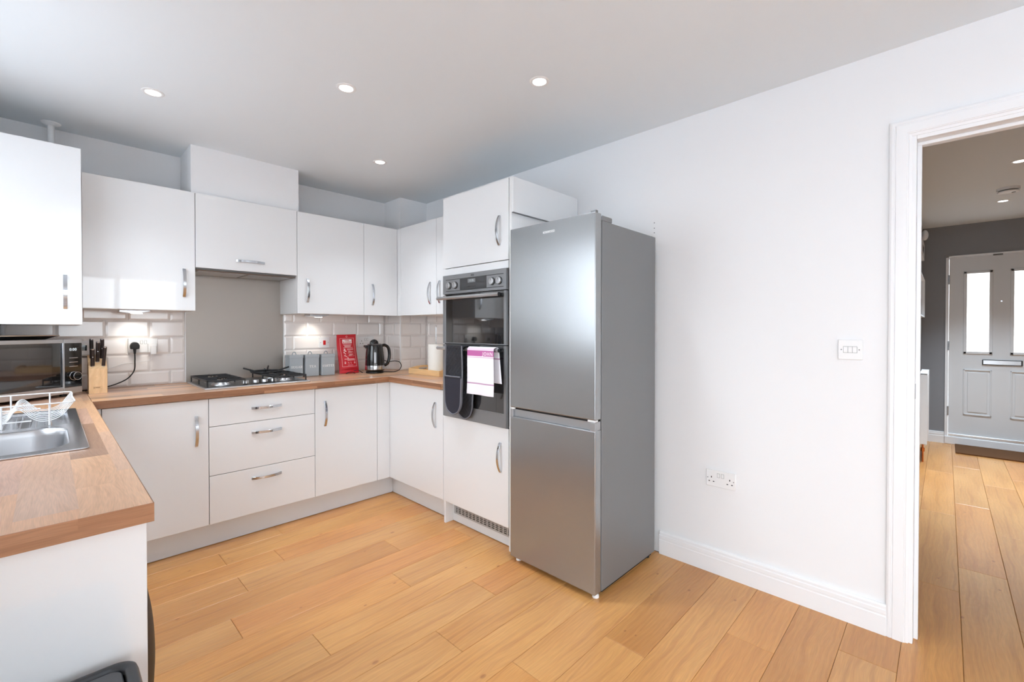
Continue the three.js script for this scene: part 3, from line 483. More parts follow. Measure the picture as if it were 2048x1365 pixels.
// ---------------------------------------------------------------- oven
{
  const z0 = 1.337, z1 = 1.9118, yb = 0.7085, yt = 1.6085, g = thing('double_oven', 'built-in steel and black glass double oven in the tower', 'oven', [-0.63, yb, 1.624]);
  const xf = -0.630, gl = [1.368, 1.893];
  part(g, 'body', B(-0.608, -0.06, yb + 0.004, yt - 0.004, z0 + 0.002, 1.893), M.greyPlastic);
  const cp = part(g, 'control_panel', B(xf, -0.606, 1.489, yt, z0, z1, 0.0015), M.ovenSteel);
  part(cp, 'groove', merge(B(xf - 0.0006, xf + 0.001, 1.5775, 1.5805, 1.369, 1.893), B(xf - 0.0006, xf + 0.001, 1.5055, 1.5085, 1.369, 1.893)), M.darkGap);
  part(cp, 'display_panel', B(xf - 0.0012, xf + 0.001, 1.509, 1.577, 1.51, 1.751), std(srgb(62, 62, 64), 0.25));
  part(cp, 'clock', B(xf - 0.0016, xf, 1.549, 1.571, 1.585, 1.655), std(srgb(120, 122, 124), 0.3));
  for (let i = 0; i < 5; i++) part(cp, 'touch_key', B(xf - 0.0016, xf, 1.522, 1.527, 1.578 + i * 0.017, 1.589 + i * 0.017), M.black);
  const digits = text('11:15', 0.012, sansR, 0.0004); digits.rotateY(-Math.PI / 2).translate(xf - 0.0017, 1.560, 1.62); part(cp, 'clock_digits', digits, M.display);
  const lg = text('AEG', 0.011, sans, 0.0004); lg.rotateY(-Math.PI / 2).translate(xf - 0.0002, 1.593, 1.627); part(cp, 'lettering', lg, M.black);
  for (const kz of [1.403, 1.465, 1.801, 1.859]) { const k = part(cp, 'knob', lathe([[0.0195, 0], [0.0195, 0.012], [0.018, 0.014], [0, 0.014]], 28).rotateZ(Math.PI / 2).translate(xf, 1.542, kz), M.steel); part(k, 'knob_ring', lathe([[0.0225, 0], [0.0225, 0.002], [0.019, 0.002]], 28).rotateZ(Math.PI / 2).translate(xf, 1.542, kz), M.darkGap); part(k, 'pointer', B(xf - 0.0146, xf - 0.0138, 1.546, 1.558, kz - 0.001, kz + 0.001), M.black); }
  for (const [y0, y1, gy0, gy1, hy] of [[1.176, 1.484, 1.182, 1.478, 1.461], [yb, 1.171, 0.790, 1.160, 1.147]]) {
    const d = part(g, 'oven_door', merge(B(xf, -0.609, y0, y1, z0, gl[0], 0.0015), B(xf, -0.609, y0, y1, gl[1], z1, 0.0015), B(xf, -0.609, y0, gy0, gl[0] - 0.001, gl[1] + 0.001, 0.001), B(xf + 0.003, -0.609, gy1, y1, gl[0] - 0.001, gl[1] + 0.001, 0.001)), M.ovenSteel);
    part(d, 'door_glass', B(xf + 0.0015, -0.609, gy0, y1 - 0.001, gl[0], gl[1]), M.smokedGlass);
    const hx = xf - 0.042;
    const h = part(d, 'handle', cyl(0.0105, 0.556, hx, hy, 1.617, 'z', 24), M.steel);
    part(h, 'end_cap', merge(cyl(0.0107, 0.004, hx, hy, 1.896, 'z', 24), cyl(0.0107, 0.004, hx, hy, 1.338, 'z', 24)), M.chrome);
    for (const z of [1.378, 1.889]) part(h, 'handle_post', B(hx, xf + 0.002, hy - 0.008, hy + 0.008, z - 0.005, z + 0.005, 0.002), M.blackSatin);
  }
  for (const y of [1.484, 1.171]) part(g, 'door_gap', B(-0.618, -0.6085, y, y + 0.005, z0 + 0.004, z1 - 0.004), M.darkGap);
}

// ---------------------------------------------------------------- fridge freezer
{
  const z0 = 1.967, z1 = 2.5155, xf = -0.6541, xc = -0.597, g = thing('fridge_freezer', 'tall stainless steel fridge freezer standing beside the oven tower', 'fridge', [-0.35, 0, 2.24]);
  part(g, 'cabinet', B(xc, -0.0605, 0.0254, 1.7754, z0 + 0.001, z1 - 0.001, 0.003), M.fridgeSide);
  const upper = part(g, 'upper_door', B(xf, xc - 0.006, 0.8415, 1.8078, z0, z1, 0.006, 3), M.fridgeDoor);
  const lowerShape = merge(B(xf, xc - 0.006, 0.0254, 0.793, z0, z1, 0.006, 3));
  part(g, 'lower_door', lowerShape, M.fridgeDoor);
  part(g, 'grip_recess', B(xf + 0.018, xc - 0.006, 0.792, 0.832, z0 + 0.004, z1 - 0.004, 0.002), M.fridgeEdge, 'recessed grip between the doors');
  part(g, 'grip_end', merge(B(xf + 0.0005, xf + 0.02, 0.79, 0.832, z1 - 0.03, z1, 0.003), B(xf + 0.0005, xf + 0.02, 0.79, 0.832, z0, z0 + 0.02, 0.003)), M.fridgeEdge);
  part(g, 'door_gap', B(xf + 0.012, xc - 0.006, 0.8315, 0.842, z0 + 0.006, z1 - 0.006), M.darkGap);
  part(g, 'hinge_pin', merge(B(xf + 0.004, xf + 0.03, 0.8325, 0.841, z1 - 0.045, z1 - 0.004, 0.001), B(xf + 0.003, xf + 0.02, 0.8325, 0.841, z0 + 0.008, z0 + 0.03, 0.001)), M.whitePlastic);
  part(g, 'door_seal', merge(B(xc - 0.006, xc, 0.846, 1.80, z0 + 0.008, z1 - 0.008), B(xc - 0.006, xc, 0.03, 0.826, z0 + 0.008, z1 - 0.008)), M.darkGap);
  part(g, 'hinge_cover', merge(B(xc + 0.004, -0.505, 1.775, 1.802, z1 - 0.10, z1 - 0.002, 0.006), B(xf + 0.004, xf + 0.024, 1.806, 1.817, z1 - 0.03, z1 - 0.001, 0.002)), M.fridgeSide);
  for (const [x, z] of [[-0.615, z1 - 0.022], [-0.615, z0 + 0.03], [-0.10, z1 - 0.03], [-0.10, z0 + 0.03]]) part(g, 'foot', lathe([[0.016, 0], [0.016, 0.012], [0.01, 0.014], [0.01, 0.027]], 20).translate(x, 0, z), x < -0.5 ? M.whitePlastic : M.black);
  part(g, 'base_bar', B(xc + 0.02, -0.08, 0.010, 0.0254, z0 + 0.02, z1 - 0.012), M.darkGap);
  part(g, 'kick_panel', B(xc - 0.004, xc + 0.014, 0.004, 0.0254, z0 + 0.03, z0 + 0.16, 0.001), M.fridgeSide);
  const t = text('KENWOOD', 0.0115, sansR, 0.0007); t.scale(0.98, 1, 1); t.rotateY(-Math.PI / 2).translate(xf + 0.0003, 1.756, 2.239); part(upper, 'lettering', t, M.whitePlastic, 'silver lettering');
}

// ---------------------------------------------------------------- things hanging on the lower oven handle
const HB = { x: -0.672, y: 1.147 };
{
  const g = thing('oven_glove', 'black quilted double oven glove with grey piping on lower oven handle', 'oven glove', [HB.x, 0.9, 1.53]);
  // outline of one pad in (z, y): waisted at the bar, round at the bottom
  const outline = (c, top, bot, hw, skew) => { const p = [], H = top - bot; const half = (t) => hw * (0.97 + 0.05 * Math.sin((t - 0.1) * 5.5)) * (t > 0.8 ? Math.sqrt(Math.max(0, 1 - ((t - 0.8) / 0.2) ** 2)) : 1); const n = 26; for (let i = 0; i <= n; i++) { const t = i / n; p.push([c + skew * t + half(t), top - H * t]); } for (let i = n - 1; i >= 0; i--) { const t = i / n; p.push([c + skew * t - half(t), top - H * t]); } return p; };
  const pad = (pts, x, th) => { const s = new THREE.Shape(); pts.forEach(([z, y], i) => i ? s.lineTo(z, y) : s.moveTo(z, y)); const e = new THREE.ExtrudeGeometry(s, { depth: th - 0.004, bevelEnabled: true, bevelSize: 0.002, bevelThickness: 0.002, bevelOffset: -0.002, bevelSegments: 2 }); e.applyMatrix4(new THREE.Matrix4().makeBasis(V(0, 0, 1), V(0, 1, 0), V(-1, 0, 0))); e.translate(x, 0, 0); const f = strip(e); f.computeVertexNormals(); return f; };
  const uvs = (e) => { const p = e.attributes.position, u = []; for (let i = 0; i < p.count; i++) u.push(p.getZ(i) / 0.12, p.getY(i) / 0.12); e.setAttribute('uv', new THREE.Float32BufferAttribute(u, 2)); return e; };
  const pipe = (pts, x) => tube(pts.map(([z, y]) => V(x, y, z)), 0.0042, 140, 8);
  const F = outline(1.535, 1.166, 0.752, 0.0795, 0.0), Bk = outline(1.575, 1.16, 0.722, 0.0795, 0.0);
  part(g, 'front_pad', uvs(pad(F, -0.690, 0.011)), M.mittBlack);
  const pk = F.filter(([, y]) => y < 0.985); part(g, 'front_pocket', uvs(pad(pk, -0.701, 0.009)), M.mittPocket);
  part(g, 'piping', pipe(F, -0.700), M.piping, 'grey piping'); part(g, 'piping', pipe(pk, -0.7085), M.piping, 'grey piping');
  part(g, 'piping', tube([V(-0.711, 0.981, 1.459), V(-0.7115, 0.980, 1.535), V(-0.711, 0.981, 1.611)], 0.0048, 20, 8), M.piping, 'grey piping across the pocket');
  part(g, 'back_pad', uvs(pad(Bk, -0.642, 0.011)), M.mittBlack); part(g, 'piping', pipe(Bk, -0.651), M.piping, 'grey piping');
  part(g, 'over_bar', sheet((u, v) => { const a = Math.PI * v, z = 1.535 + (u - 0.5) * 0.152 + 0.03 * v; return V(HB.x - Math.cos(a) * 0.024, 1.150 + Math.sin(a) * 0.0155, z); }, 8, 14, 0.008), M.mittBlack);
}
{
  const tex = canvasTex(512, 1024, (k, w, h) => {
    k.fillStyle = '#f7f5fa'; k.fillRect(0, 0, w, h);
    // v runs from the front hem (canvas bottom) over the bar to the back hem (canvas top)
    const Y = (v) => h * (1 - v);
    k.fillStyle = '#c46aa6'; k.fillRect(0, Y(0.505), w, Y(0.440) - Y(0.505)); k.fillStyle = '#e3b9d6'; k.fillRect(0, Y(0.430), w, Y(0.422) - Y(0.430)); k.fillStyle = '#e9d3e4'; k.fillRect(0, Y(0.545), w, Y(0.51) - Y(0.545));
    k.fillStyle = '#c9a0be'; k.fillRect(0, Y(0.136), w, Y(0.122) - Y(0.136)); k.fillRect(0, Y(0.735), w, Y(0.72) - Y(0.735));
    k.save(); k.translate(w * 0.985, Y(0.449)); k.fillStyle = '#f3dcea'; k.font = 'bold 58px sans-serif'; k.textAlign = 'right'; k.scale(1.35, 1.0); k.fillText('JOHN', 0, 0); k.restore();
  });
  const len = { f: 0.262, b: 0.19 }, arc = Math.PI * 0.017, tot = len.f + arc + len.b;
  const geo = sheet((u, v) => {
    const s = v * tot; let z = 1.653 + u * 0.222, x, y; const wav = 0.0035 * Math.sin(u * 9 + 1);
    if (s < len.f) { y = HB.y + 0.004 - (len.f - s); x = HB.x - 0.017 - wav * (1 - s / len.f) - 0.004 * (1 - s / len.f); z += 0.002 * Math.sin(s * 20); }
    else if (s < len.f + arc) { const a = (s - len.f) / 0.017; x = HB.x - 0.017 * Math.cos(a); y = HB.y + 0.004 + 0.017 * Math.sin(a) * 0.75; z += 0.006 * (s - len.f) / arc; }
    else { const q = s - len.f - arc; y = HB.y + 0.004 - q; x = HB.x + 0.017 + wav * q / len.b; z += 0.006 + 0.13 * q * (0.6 + 0.4 * u); }
    return V(x, y, z);
  }, 24, 60, 0.0028);
  solo('tea_towel', 'white tea towel with pink band draped over lower oven handle', 'towel', geo, std(0xffffff, 0.95, { map: tex, bumpMap: weaveTex, bumpScale: 0.0003 }), [HB.x, 0.9, 1.76]);
}

// ---------------------------------------------------------------- wall cabinet lights
function underLight(x0, x1, label) {
  const c = (x0 + x1) / 2, z = 0.19, g = thing('cabinet_light', label, 'light', [c, UB, z]);
  const s = new THREE.Shape(); s.moveTo(-0.07, 0); s.lineTo(0.07, 0); s.lineTo(0.07, -0.004); s.lineTo(0.012, -0.017); s.lineTo(-0.012, -0.017); s.lineTo(-0.07, -0.010); s.closePath();
  const e = new THREE.ExtrudeGeometry(s, { depth: 0.11, bevelEnabled: true, bevelSize: 0.001, bevelThickness: 0.001, bevelSegments: 1 }); e.translate(c, UB - 0.002, z - 0.055);
  part(g, 'housing', e, M.steel);
  part(g, 'lamp', cyl(0.028, 0.003, c + 0.012, UB - 0.0195, z, 'y', 28), M.lamp);
  const l = new THREE.SpotLight(srgb(255, 250, 240), 0.27, 0, 0.62, 1.0, 2); l.position.set(0.012, -0.026, 0); l.target.position.set(0.012, -0.196, -0.19); l.castShadow = true; l.shadow.radius = 1.2; g.add(l, l.target);
}
underLight(-2.115, -1.98, 'steel under-cabinet light above the black plug');
underLight(-1.035, -0.895, 'steel under-cabinet light above the tea canisters');
{
  const g = thing('cabinet_light', 'steel under-cabinet light half hidden beside the oven tower', 'light', [-0.19, UB, 1.03]);
  part(g, 'housing', B(-0.245, -0.135, UB - 0.016, UB - 0.001, 0.95, 1.09, 0.003), M.steel); part(g, 'lamp', cyl(0.028, 0.003, -0.19, UB - 0.0175, 1.02, 'y', 28), M.lamp);
  const l = new THREE.SpotLight(srgb(255, 250, 240), 0.27, 0, 0.62, 1.0, 2); l.position.set(0, -0.024, -0.01); l.target.position.set(0.19, -0.196, -0.01); l.castShadow = true; g.add(l, l.target);
}

// ---------------------------------------------------------------- sockets and switches
// local frame: plate in xy, out of the wall along z
function plate(name, label, category, at, turn, w, h) { const g = thing(name, label, category, at, turn); origin.set(g, null); part(g, 'plate', B(-w / 2, w / 2, -h / 2, h / 2, 0, 0.009, 0.003), M.whitePlastic); return g; }
function socketHoles(g, cx, cy) { for (const [x, y, w, h] of [[0, 0.011, 0.0042, 0.0085], [-0.011, -0.011, 0.0075, 0.0042], [0.011, -0.011, 0.0075, 0.0042]]) part(g, 'pin_hole', B(cx + x - w / 2, cx + x + w / 2, cy + y - h / 2, cy + y + h / 2, 0.0078, 0.0094), M.darkGap); }
function rocker(g, cx, cy, w = 0.011, h = 0.019) { part(g, 'rocker', B(cx - w / 2, cx + w / 2, cy - h / 2, cy + h / 2, 0.008, 0.0112, 0.001), M.whitePlastic); part(g, 'rocker_gap', B(cx - w / 2 - 0.0012, cx + w / 2 + 0.0012, cy - h / 2 - 0.0012, cy + h / 2 + 0.0012, 0.0085, 0.0092), M.greyPlastic); }
function screws(g, dx) { for (const s of [-1, 1]) part(g, 'screw', cyl(0.0028, 0.001, s * dx, 0, 0.0092, 'z', 14), M.greyScrew); }
{
  const g = plate('wall_socket', 'white double wall socket low on the wall right of the fridge', 'socket', [-0.001, 0.4925, 2.8485], -Math.PI / 2, 0.146, 0.086);
  socketHoles(g, -0.045, -0.006); socketHoles(g, 0.045, -0.006); rocker(g, -0.010, 0.018); rocker(g, 0.010, 0.018); screws(g, 0.0635);
  const s = plate('light_switch', 'white three-gang light switch beside the hall doorway', 'switch', [-0.001, 1.1775, 3.3805], -Math.PI / 2, 0.086, 0.086);
  for (const x of [-0.0158, 0, 0.0158]) rocker(s, x, 0, 0.0146, 0.025); screws(s, 0.031);
  const a = plate('wall_socket', 'white double socket holding the black plug beside the knife block', 'socket', [-1.9865, 1.1635, 0.0085], 0, 0.146, 0.09);
  rocker(a, -0.008, 0.02); rocker(a, 0.012, 0.02); socketHoles(a, -0.042, -0.004); socketHoles(a, 0.042, -0.004);
  const c = plate('cooker_switch', 'white switch plate with red rocker above the canisters', 'switch', [-0.833, 1.1575, 0.0085], 0, 0.086, 0.086);
  part(c, 'red_rocker', B(-0.010, 0.010, -0.018, 0.018, 0.008, 0.014, 0.002), M.red, 'red rocker'); screws(c, 0.031);
  const d = plate('wall_socket', 'white double socket behind the black kettle', 'socket', [-0.462, 1.158, 0.0085], 0, 0.146, 0.09); socketHoles(d, -0.045, -0.004); socketHoles(d, 0.045, -0.004); rocker(d, -0.010, 0.02); rocker(d, 0.010, 0.02);
  const e = plate('heating_control', 'white control with small dark window behind the microwave', 'control', [-2.262, 1.155, 0.0085], 0, 0.086, 0.086); part(e, 'dark_window', B(-0.018, 0.016, -0.016, 0.016, 0.008, 0.0098), M.smokedGlass);
}
{ // black plug with cable, white adapter with cable
  const g = thing('black_plug', 'black plug with cable in the socket beside the knife block', 'plug', [-2.030, 1.158, 0.018]);
  const s = new THREE.Shape(); s.moveTo(-0.021, -0.016); s.lineTo(-0.023, 0.002); s.quadraticCurveTo(-0.018, 0.026, 0, 0.026); s.quadraticCurveTo(0.018, 0.026, 0.023, 0.002); s.lineTo(0.021, -0.016); s.quadraticCurveTo(0, -0.022, -0.021, -0.016);
  part(g, 'plug_body', extr(s, 0.042, 0.004).translate(-2.030, 1.160, 0.0178), M.black);
  part(g, 'cable_collar', cyl(0.0052, 0.03, -2.030, 1.128, 0.040, 'y', 14, 0.0085), M.black);
  part(g, 'cable', tube([V(-2.030, 1.118, 0.040), V(-2.030, 1.07, 0.042), V(-2.035, 1.01, 0.05), V(-2.065, 0.965, 0.06), V(-2.12, 0.935, 0.07), V(-2.18, 0.920, 0.085), V(-2.25, 0.9125, 0.10), V(-2.33, 0.9125, 0.09)], 0.0034, 90), M.black);
  const w = thing('usb_adapter', 'white charging adapter with thin cable in the right socket', 'adapter', [-1.944, 1.15, 0.018]);
  part(w, 'adapter_body', merge(B(-1.966, -1.920, 1.118, 1.175, 0.0178, 0.05, 0.004), B(-1.955, -1.925, 1.108, 1.160, 0.05, 0.062, 0.003)), M.whitePlastic);
  part(w, 'cable', tube([V(-1.94, 1.108, 0.052), V(-1.943, 1.085, 0.045), V(-1.965, 1.066, 0.035), V(-2.0, 1.060, 0.02), V(-2.03, 1.058, 0.014), V(-2.08, 1.052, 0.014), V(-2.13, 1.034, 0.016), V(-2.19, 1.018, 0.03), V(-2.26, 0.99, 0.05), V(-2.33, 0.9125, 0.06)], 0.0016, 100, 8), M.whitePlastic);
  solo('appliance_cable', 'black cable running behind the knife block to the microwave', 'cable', tube([V(-2.32, 1.108, 0.045), V(-2.26, 1.103, 0.03), V(-2.215, 1.100, 0.03), V(-2.195, 1.08, 0.06), V(-2.2, 1.04, 0.10), V(-2.205, 0.96, 0.12), V(-2.21, 0.9125, 0.13)], 0.003, 60), M.black, [-2.22, 1.1, 0.03]);
}

// ---------------------------------------------------------------- microwave
{
  const T = 0.697, W = 0.468, H = 0.287, D = 0.318, g = thing('microwave', 'steel microwave with black glass door set across the corner', 'microwave', [-2.28, WT, 0.292], T); origin.set(g, null);
  const y0 = 0.016, Y = (y) => y - WT;
  part(g, 'casing', B(-W, -0.0015, y0, H + y0, -D, -0.012, 0.004), std(srgb(178, 178, 178), 0.35, { metalness: 0.7 }));
  const d = part(g, 'door', merge(B(-W, -0.0945, Y(1.193), Y(1.2125), -0.012, 0.004, 0.002), B(-W, -0.0945, Y(0.925), Y(0.9625), -0.012, 0.004, 0.002), B(-W, -W + 0.02, Y(0.955), Y(1.2), -0.012, 0.003, 0.002)), M.steel);
  part(d, 'door_glass', B(-W + 0.02, -0.104, Y(0.962), Y(1.1935), -0.012, 0.0025, 0.001), M.blackGlass);
  part(d, 'door_window', B(-W + 0.04, -0.150, Y(0.985), Y(1.172), 0.002, 0.0032, 0.0005), M.smokedGlass);
  part(d, 'grip_strip', B(-0.1035, -0.0965, Y(0.955), Y(1.196), -0.012, 0.010, 0.002), M.chrome);
  const c = part(g, 'control_panel', B(-0.0925, 0, Y(0.925), Y(1.2125), -0.012, 0.004, 0.002), M.steel);
  part(c, 'panel_glass', B(-0.090, -0.003, Y(0.957), Y(1.192), 0.003, 0.0052, 0.0008), M.blackGlass);
  const t = text('0:00', 0.014, sans, 0.0004); t.translate(-0.048, Y(1.158), 0.0053); part(c, 'display_digits', t, M.display);
  for (const y of [1.113, 1.0905, 1.068]) part(c, 'key_bar', B(-0.068, -0.024, Y(y) - 0.0022, Y(y) + 0.0022, 0.005, 0.0072, 0.0015), M.chrome);
  const k = part(c, 'knob', lathe([[0.021, 0], [0.021, 0.020], [0.0195, 0.022], [0, 0.022]], 32).rotateX(Math.PI / 2).translate(-0.043, Y(1.017), 0.005), M.blackSatin);
  part(k, 'knob_ring', new THREE.TorusGeometry(0.0205, 0.0013, 8, 36).translate(-0.043, Y(1.017), 0.0262), M.chrome); part(k, 'knob_base_ring', new THREE.TorusGeometry(0.0225, 0.0013, 8, 36).translate(-0.043, Y(1.017), 0.006), M.chrome);
  for (const [x, z] of [[-0.06, -0.04], [-W + 0.06, -0.04], [-0.06, -D + 0.04], [-W + 0.06, -D + 0.04]]) part(g, 'foot', cyl(0.014, y0, x, y0 / 2, z, 'y', 16), M.black);
  // shallow tray on top
  const b = thing('baking_tray', 'shallow dark tray lying on top of the microwave', 'tray', [-2.28, WT + y0 + H, 0.292], T); origin.set(b, null);
  const sec = (w, dd, y, r) => [-0.275, -0.145, w, dd, r, y];
  part(b, 'tray_body', loft([sec(0.30, 0.20, 0.0005, 0.03), sec(0.385, 0.26, 0.020, 0.035), sec(0.380, 0.255, 0.020, 0.035), sec(0.296, 0.196, 0.003, 0.03)], 6, true), M.black);
  part(b, 'rim', merge(loft([sec(0.385, 0.26, 0.0185, 0.035), sec(0.392, 0.267, 0.0195, 0.036), sec(0.392, 0.267, 0.0225, 0.036), sec(0.378, 0.253, 0.0225, 0.035), sec(0.378, 0.253, 0.0185, 0.035)], 6, false)), std(srgb(206, 186, 164), 0.4), 'pale rim');
}
{ // knife block and knives
  const x0 = -2.252, x1 = -2.175, zf = 0.292, g = thing('knife_block', 'pale wooden knife block in front of the tiled wall', 'knife block', [-2.2135, WT, 0.24]);
  const s = new THREE.Shape(); [[zf, WT], [zf, 1.046], [0.176, 1.118], [0.158, WT]].forEach(([z, y], i) => i ? s.lineTo(z, y) : s.moveTo(z, y)); s.closePath();
  const e = new THREE.ExtrudeGeometry(s, { depth: x1 - x0 - 0.004, bevelEnabled: true, bevelSize: 0.002, bevelThickness: 0.002, bevelOffset: -0.002, bevelSegments: 2 }); e.applyMatrix4(new THREE.Matrix4().makeBasis(V(0, 0, 1), V(0, 1, 0), V(-1, 0, 0))); e.translate(x1 - 0.002, 0, 0);
  const f = strip(e); f.computeVertexNormals(); { const p = f.attributes.position, u = []; for (let i = 0; i < p.count; i++) u.push(p.getY(i) * 4, (p.getX(i) + p.getZ(i)) * 4); f.setAttribute('uv', new THREE.Float32BufferAttribute(u, 2)); }
  part(g, 'block', f, M.paleWood);
  part(g, 'brand_mark', merge(B(-2.232, -2.2275, 0.9395, 0.9432, zf, zf + 0.0004), B(-2.2255, -2.2055, 0.9408, 0.9436, zf, zf + 0.0004), B(-2.2345, -2.197, 0.9455, 0.9462, zf, zf + 0.0004), B(-2.2345, -2.197, 0.9365, 0.9372, zf, zf + 0.0004)), std(srgb(120, 80, 40), 0.7), 'burnt brown mark');
  const labels = ['large knife at the back left of the knife block', 'knife at the front left of the knife block', 'knife in the middle of the knife block', 'knife at the back right of the knife block', 'small leaning knife at the front right of the knife block'];
  [[-2.236, 1.212, 0.21, -2.234, 1.10, 0.20, 0.009], [-2.2345, 1.158, 0.292, -2.2345, 1.064, 0.270, 0.0092], [-2.2105, 1.196, 0.252, -2.2125, 1.085, 0.232, 0.009], [-2.1905, 1.212, 0.21, -2.1925, 1.10, 0.20, 0.0095], [-2.183, 1.168, 0.290, -2.190, 1.062, 0.270, 0.0078]].forEach(([ax, ay, az, bx, by, bz, r], i) => {
    const k = thing('kitchen_knife', 'dark-handled ' + labels[i], 'knife', [bx, by, bz], 0, 'knives in the knife block'), a = V(ax, ay, az), b = V(bx, by, bz), d = a.clone().sub(b);
    const at = (t) => b.clone().addScaledVector(d, t);
    part(k, 'knife_handle', tube([b, at(0.3), at(0.6), at(0.97)], r, 20, 14), std(srgb(44, 34, 32), 0.3)); part(k, 'end_cap', bar(at(0.95), at(1.0), r * 1.03, 14), M.chrome); part(k, 'bolster', bar(at(-0.06), at(0.03), r * 0.95, 14), M.steel); part(k, 'blade', bar(at(-0.35), at(-0.04), r * 0.45, 6), M.steel);
    if (i < 4) part(k, 'rivet', bar(at(0.5).add(V(0, 0, r * 0.7)), at(0.5).add(V(0, 0, r * 1.06)), 0.0022, 8), M.steel);
  });
}

// ---------------------------------------------------------------- canisters
function canister(x0, x1, word, zf, group) {
  const w = x1 - x0, c = (x0 + x1) / 2, zb = zf - 0.10, g = thing('storage_canister', `grey square metal canister lettered ${word} beside the hob`, 'canister', [c, WT, (zf + zb) / 2], 0, group);
  part(g, 'body', B(x0 + 0.001, x1 - 0.001, WT + 0.0005, 1.058, zb + 0.001, zf - 0.001, 0.006, 3), M.canister);
  const l = part(g, 'lid', B(x0 - 0.0005, x1 + 0.0005, 1.050, 1.0735, zb - 0.0005, zf + 0.0005, 0.003), M.canister);
  part(l, 'lid_handle', merge(new THREE.TorusGeometry(0.0135, 0.0026, 8, 20, Math.PI).scale(1, 1.6, 2.2).translate(c, 1.0735, (zf + zb) / 2)), M.canister);
  const t = text(word, word.length > 4 ? 0.0165 : 0.018, serif, 0.0006); t.translate(c + 0.002, 0.985, zf - 0.0009); part(g, 'lettering', t, M.canisterText, 'white serif lettering');
}
canister(-1.176, -1.078, 'SUGAR', 0.222); canister(-1.066, -0.961, 'TEA', 0.228); canister(-0.948, -0.842, 'COFFEE', 0.236);

// ---------------------------------------------------------------- fire blanket pouch
{
  const tex = canvasTex(512, 1024, (k, w, h) => {
    k.fillStyle = '#cf2530'; k.fillRect(0, 0, w, h); const ink = '#f6d3cf';
    k.strokeStyle = ink; k.lineWidth = 7; k.strokeRect(w * 0.14, h * 0.10, w * 0.74, h * 0.73); k.beginPath(); k.arc(w * 0.5, h * 0.055, 20, 0, 7); k.stroke();
    k.fillStyle = '#fbeeee'; k.fillRect(w * 0.26, h * 0.13, w * 0.5, h * 0.10); k.fillStyle = '#cf2530'; k.font = 'bold 56px sans-serif'; k.textAlign = 'center'; k.fillText('FIRE', w * 0.51, h * 0.178); k.fillText('BLANKET', w * 0.51, h * 0.225, w * 0.46);
    k.fillStyle = ink; for (const [y, a, b, t] of [[0.245, 0.28, 0.74, 8], [0.275, 0.3, 0.72, 10], [0.295, 0.34, 0.68, 10], [0.315, 0.34, 0.68, 10], [0.338, 0.28, 0.78, 8], [0.375, 0.46, 0.8, 14], [0.40, 0.46, 0.8, 6], [0.43, 0.5, 0.62, 8], [0.445, 0.5, 0.78, 8], [0.46, 0.5, 0.7, 8], [0.485, 0.46, 0.8, 5], [0.51, 0.54, 0.72, 8], [0.525, 0.5, 0.76, 8], [0.54, 0.5, 0.66, 8], [0.56, 0.46, 0.82, 5], [0.63, 0.26, 0.8, 14], [0.66, 0.4, 0.82, 14]]) k.fillRect(w * a, h * y, w * (b - a), t);
    for (const [x, y, r] of [[0.33, 0.385, 20], [0.3, 0.42, 16], [0.36, 0.43, 22], [0.29, 0.47, 18], [0.34, 0.5, 14], [0.31, 0.55, 18], [0.38, 0.57, 14], [0.44, 0.61, 16]]) { k.beginPath(); k.ellipse(w * x, h * y, r * 1.2, r * 0.8, 0.6, 0, 7); k.fill(); }
    for (const x of [0.28, 0.78]) { k.fillRect(w * x - 6, h * 0.69, 12, 34); k.beginPath(); k.moveTo(w * x - 26, h * 0.725); k.lineTo(w * x + 26, h * 0.725); k.lineTo(w * x, h * 0.765); k.fill(); }
    k.lineWidth = 8; for (const x of [0.46, 0.58]) { k.beginPath(); k.moveTo(w * x - 22, h * 0.72); k.lineTo(w * x, h * 0.72); k.lineTo(w * x, h * 0.765); k.stroke(); } k.fillRect(w * 0.4, h * 0.79, w * 0.28, 8);
  });
  const g = thing('fire_blanket_pouch', 'red fire blanket pouch with white print leaning on the tiles', 'pouch', [-0.705, WT, 0.175]);
  const H = 0.312; // a soft flat pouch leaning back
  const P = (u, v, s) => { const y = v * H, lean = -0.095 * v, bulge = 0.017 * Math.sin(Math.PI * Math.min(1, v * 1.06)) * Math.pow(Math.sin(Math.PI * u), 0.6) + 0.006 * (1 - v) * Math.sin(Math.PI * u), cre = v < 0.16 ? 0.006 * Math.sin(v * 60) * Math.sin(Math.PI * u) : 0; const w = 0.164 - 0.004 * Math.sin(v * 3); return V(-0.788 + 0.020 * v + u * w + 0.003 * Math.sin(v * 7), WT + 0.0015 + y + 0.004 * (u - 0.5) * v, 0.192 + lean + s * (bulge + 0.002) + s * cre); };
  part(g, 'pouch', merge(sheet((u, v) => P(u, v, 1), 20, 40, 0.002)), std(0xffffff, 0.38, { map: tex }), 'red glossy front with white print');
  part(g, 'back', merge(sheet((u, v) => P(1 - u, v, -1), 20, 30, 0.002)), M.red);
  for (const [a, b] of [[-0.755, 0.285], [-0.692, 0.288]]) part(g, 'pull_tape', sheet((u, v) => V(a + v * 0.062, 0.9125 + 0.012 * Math.sin(v * Math.PI) + (a > -0.7 ? 0.018 * (1 - v) : 0), b - 0.03 - 0.024 * (1 - v) + u * 0.018), 3, 10, 0.003), M.black, 'black pull tape');
}

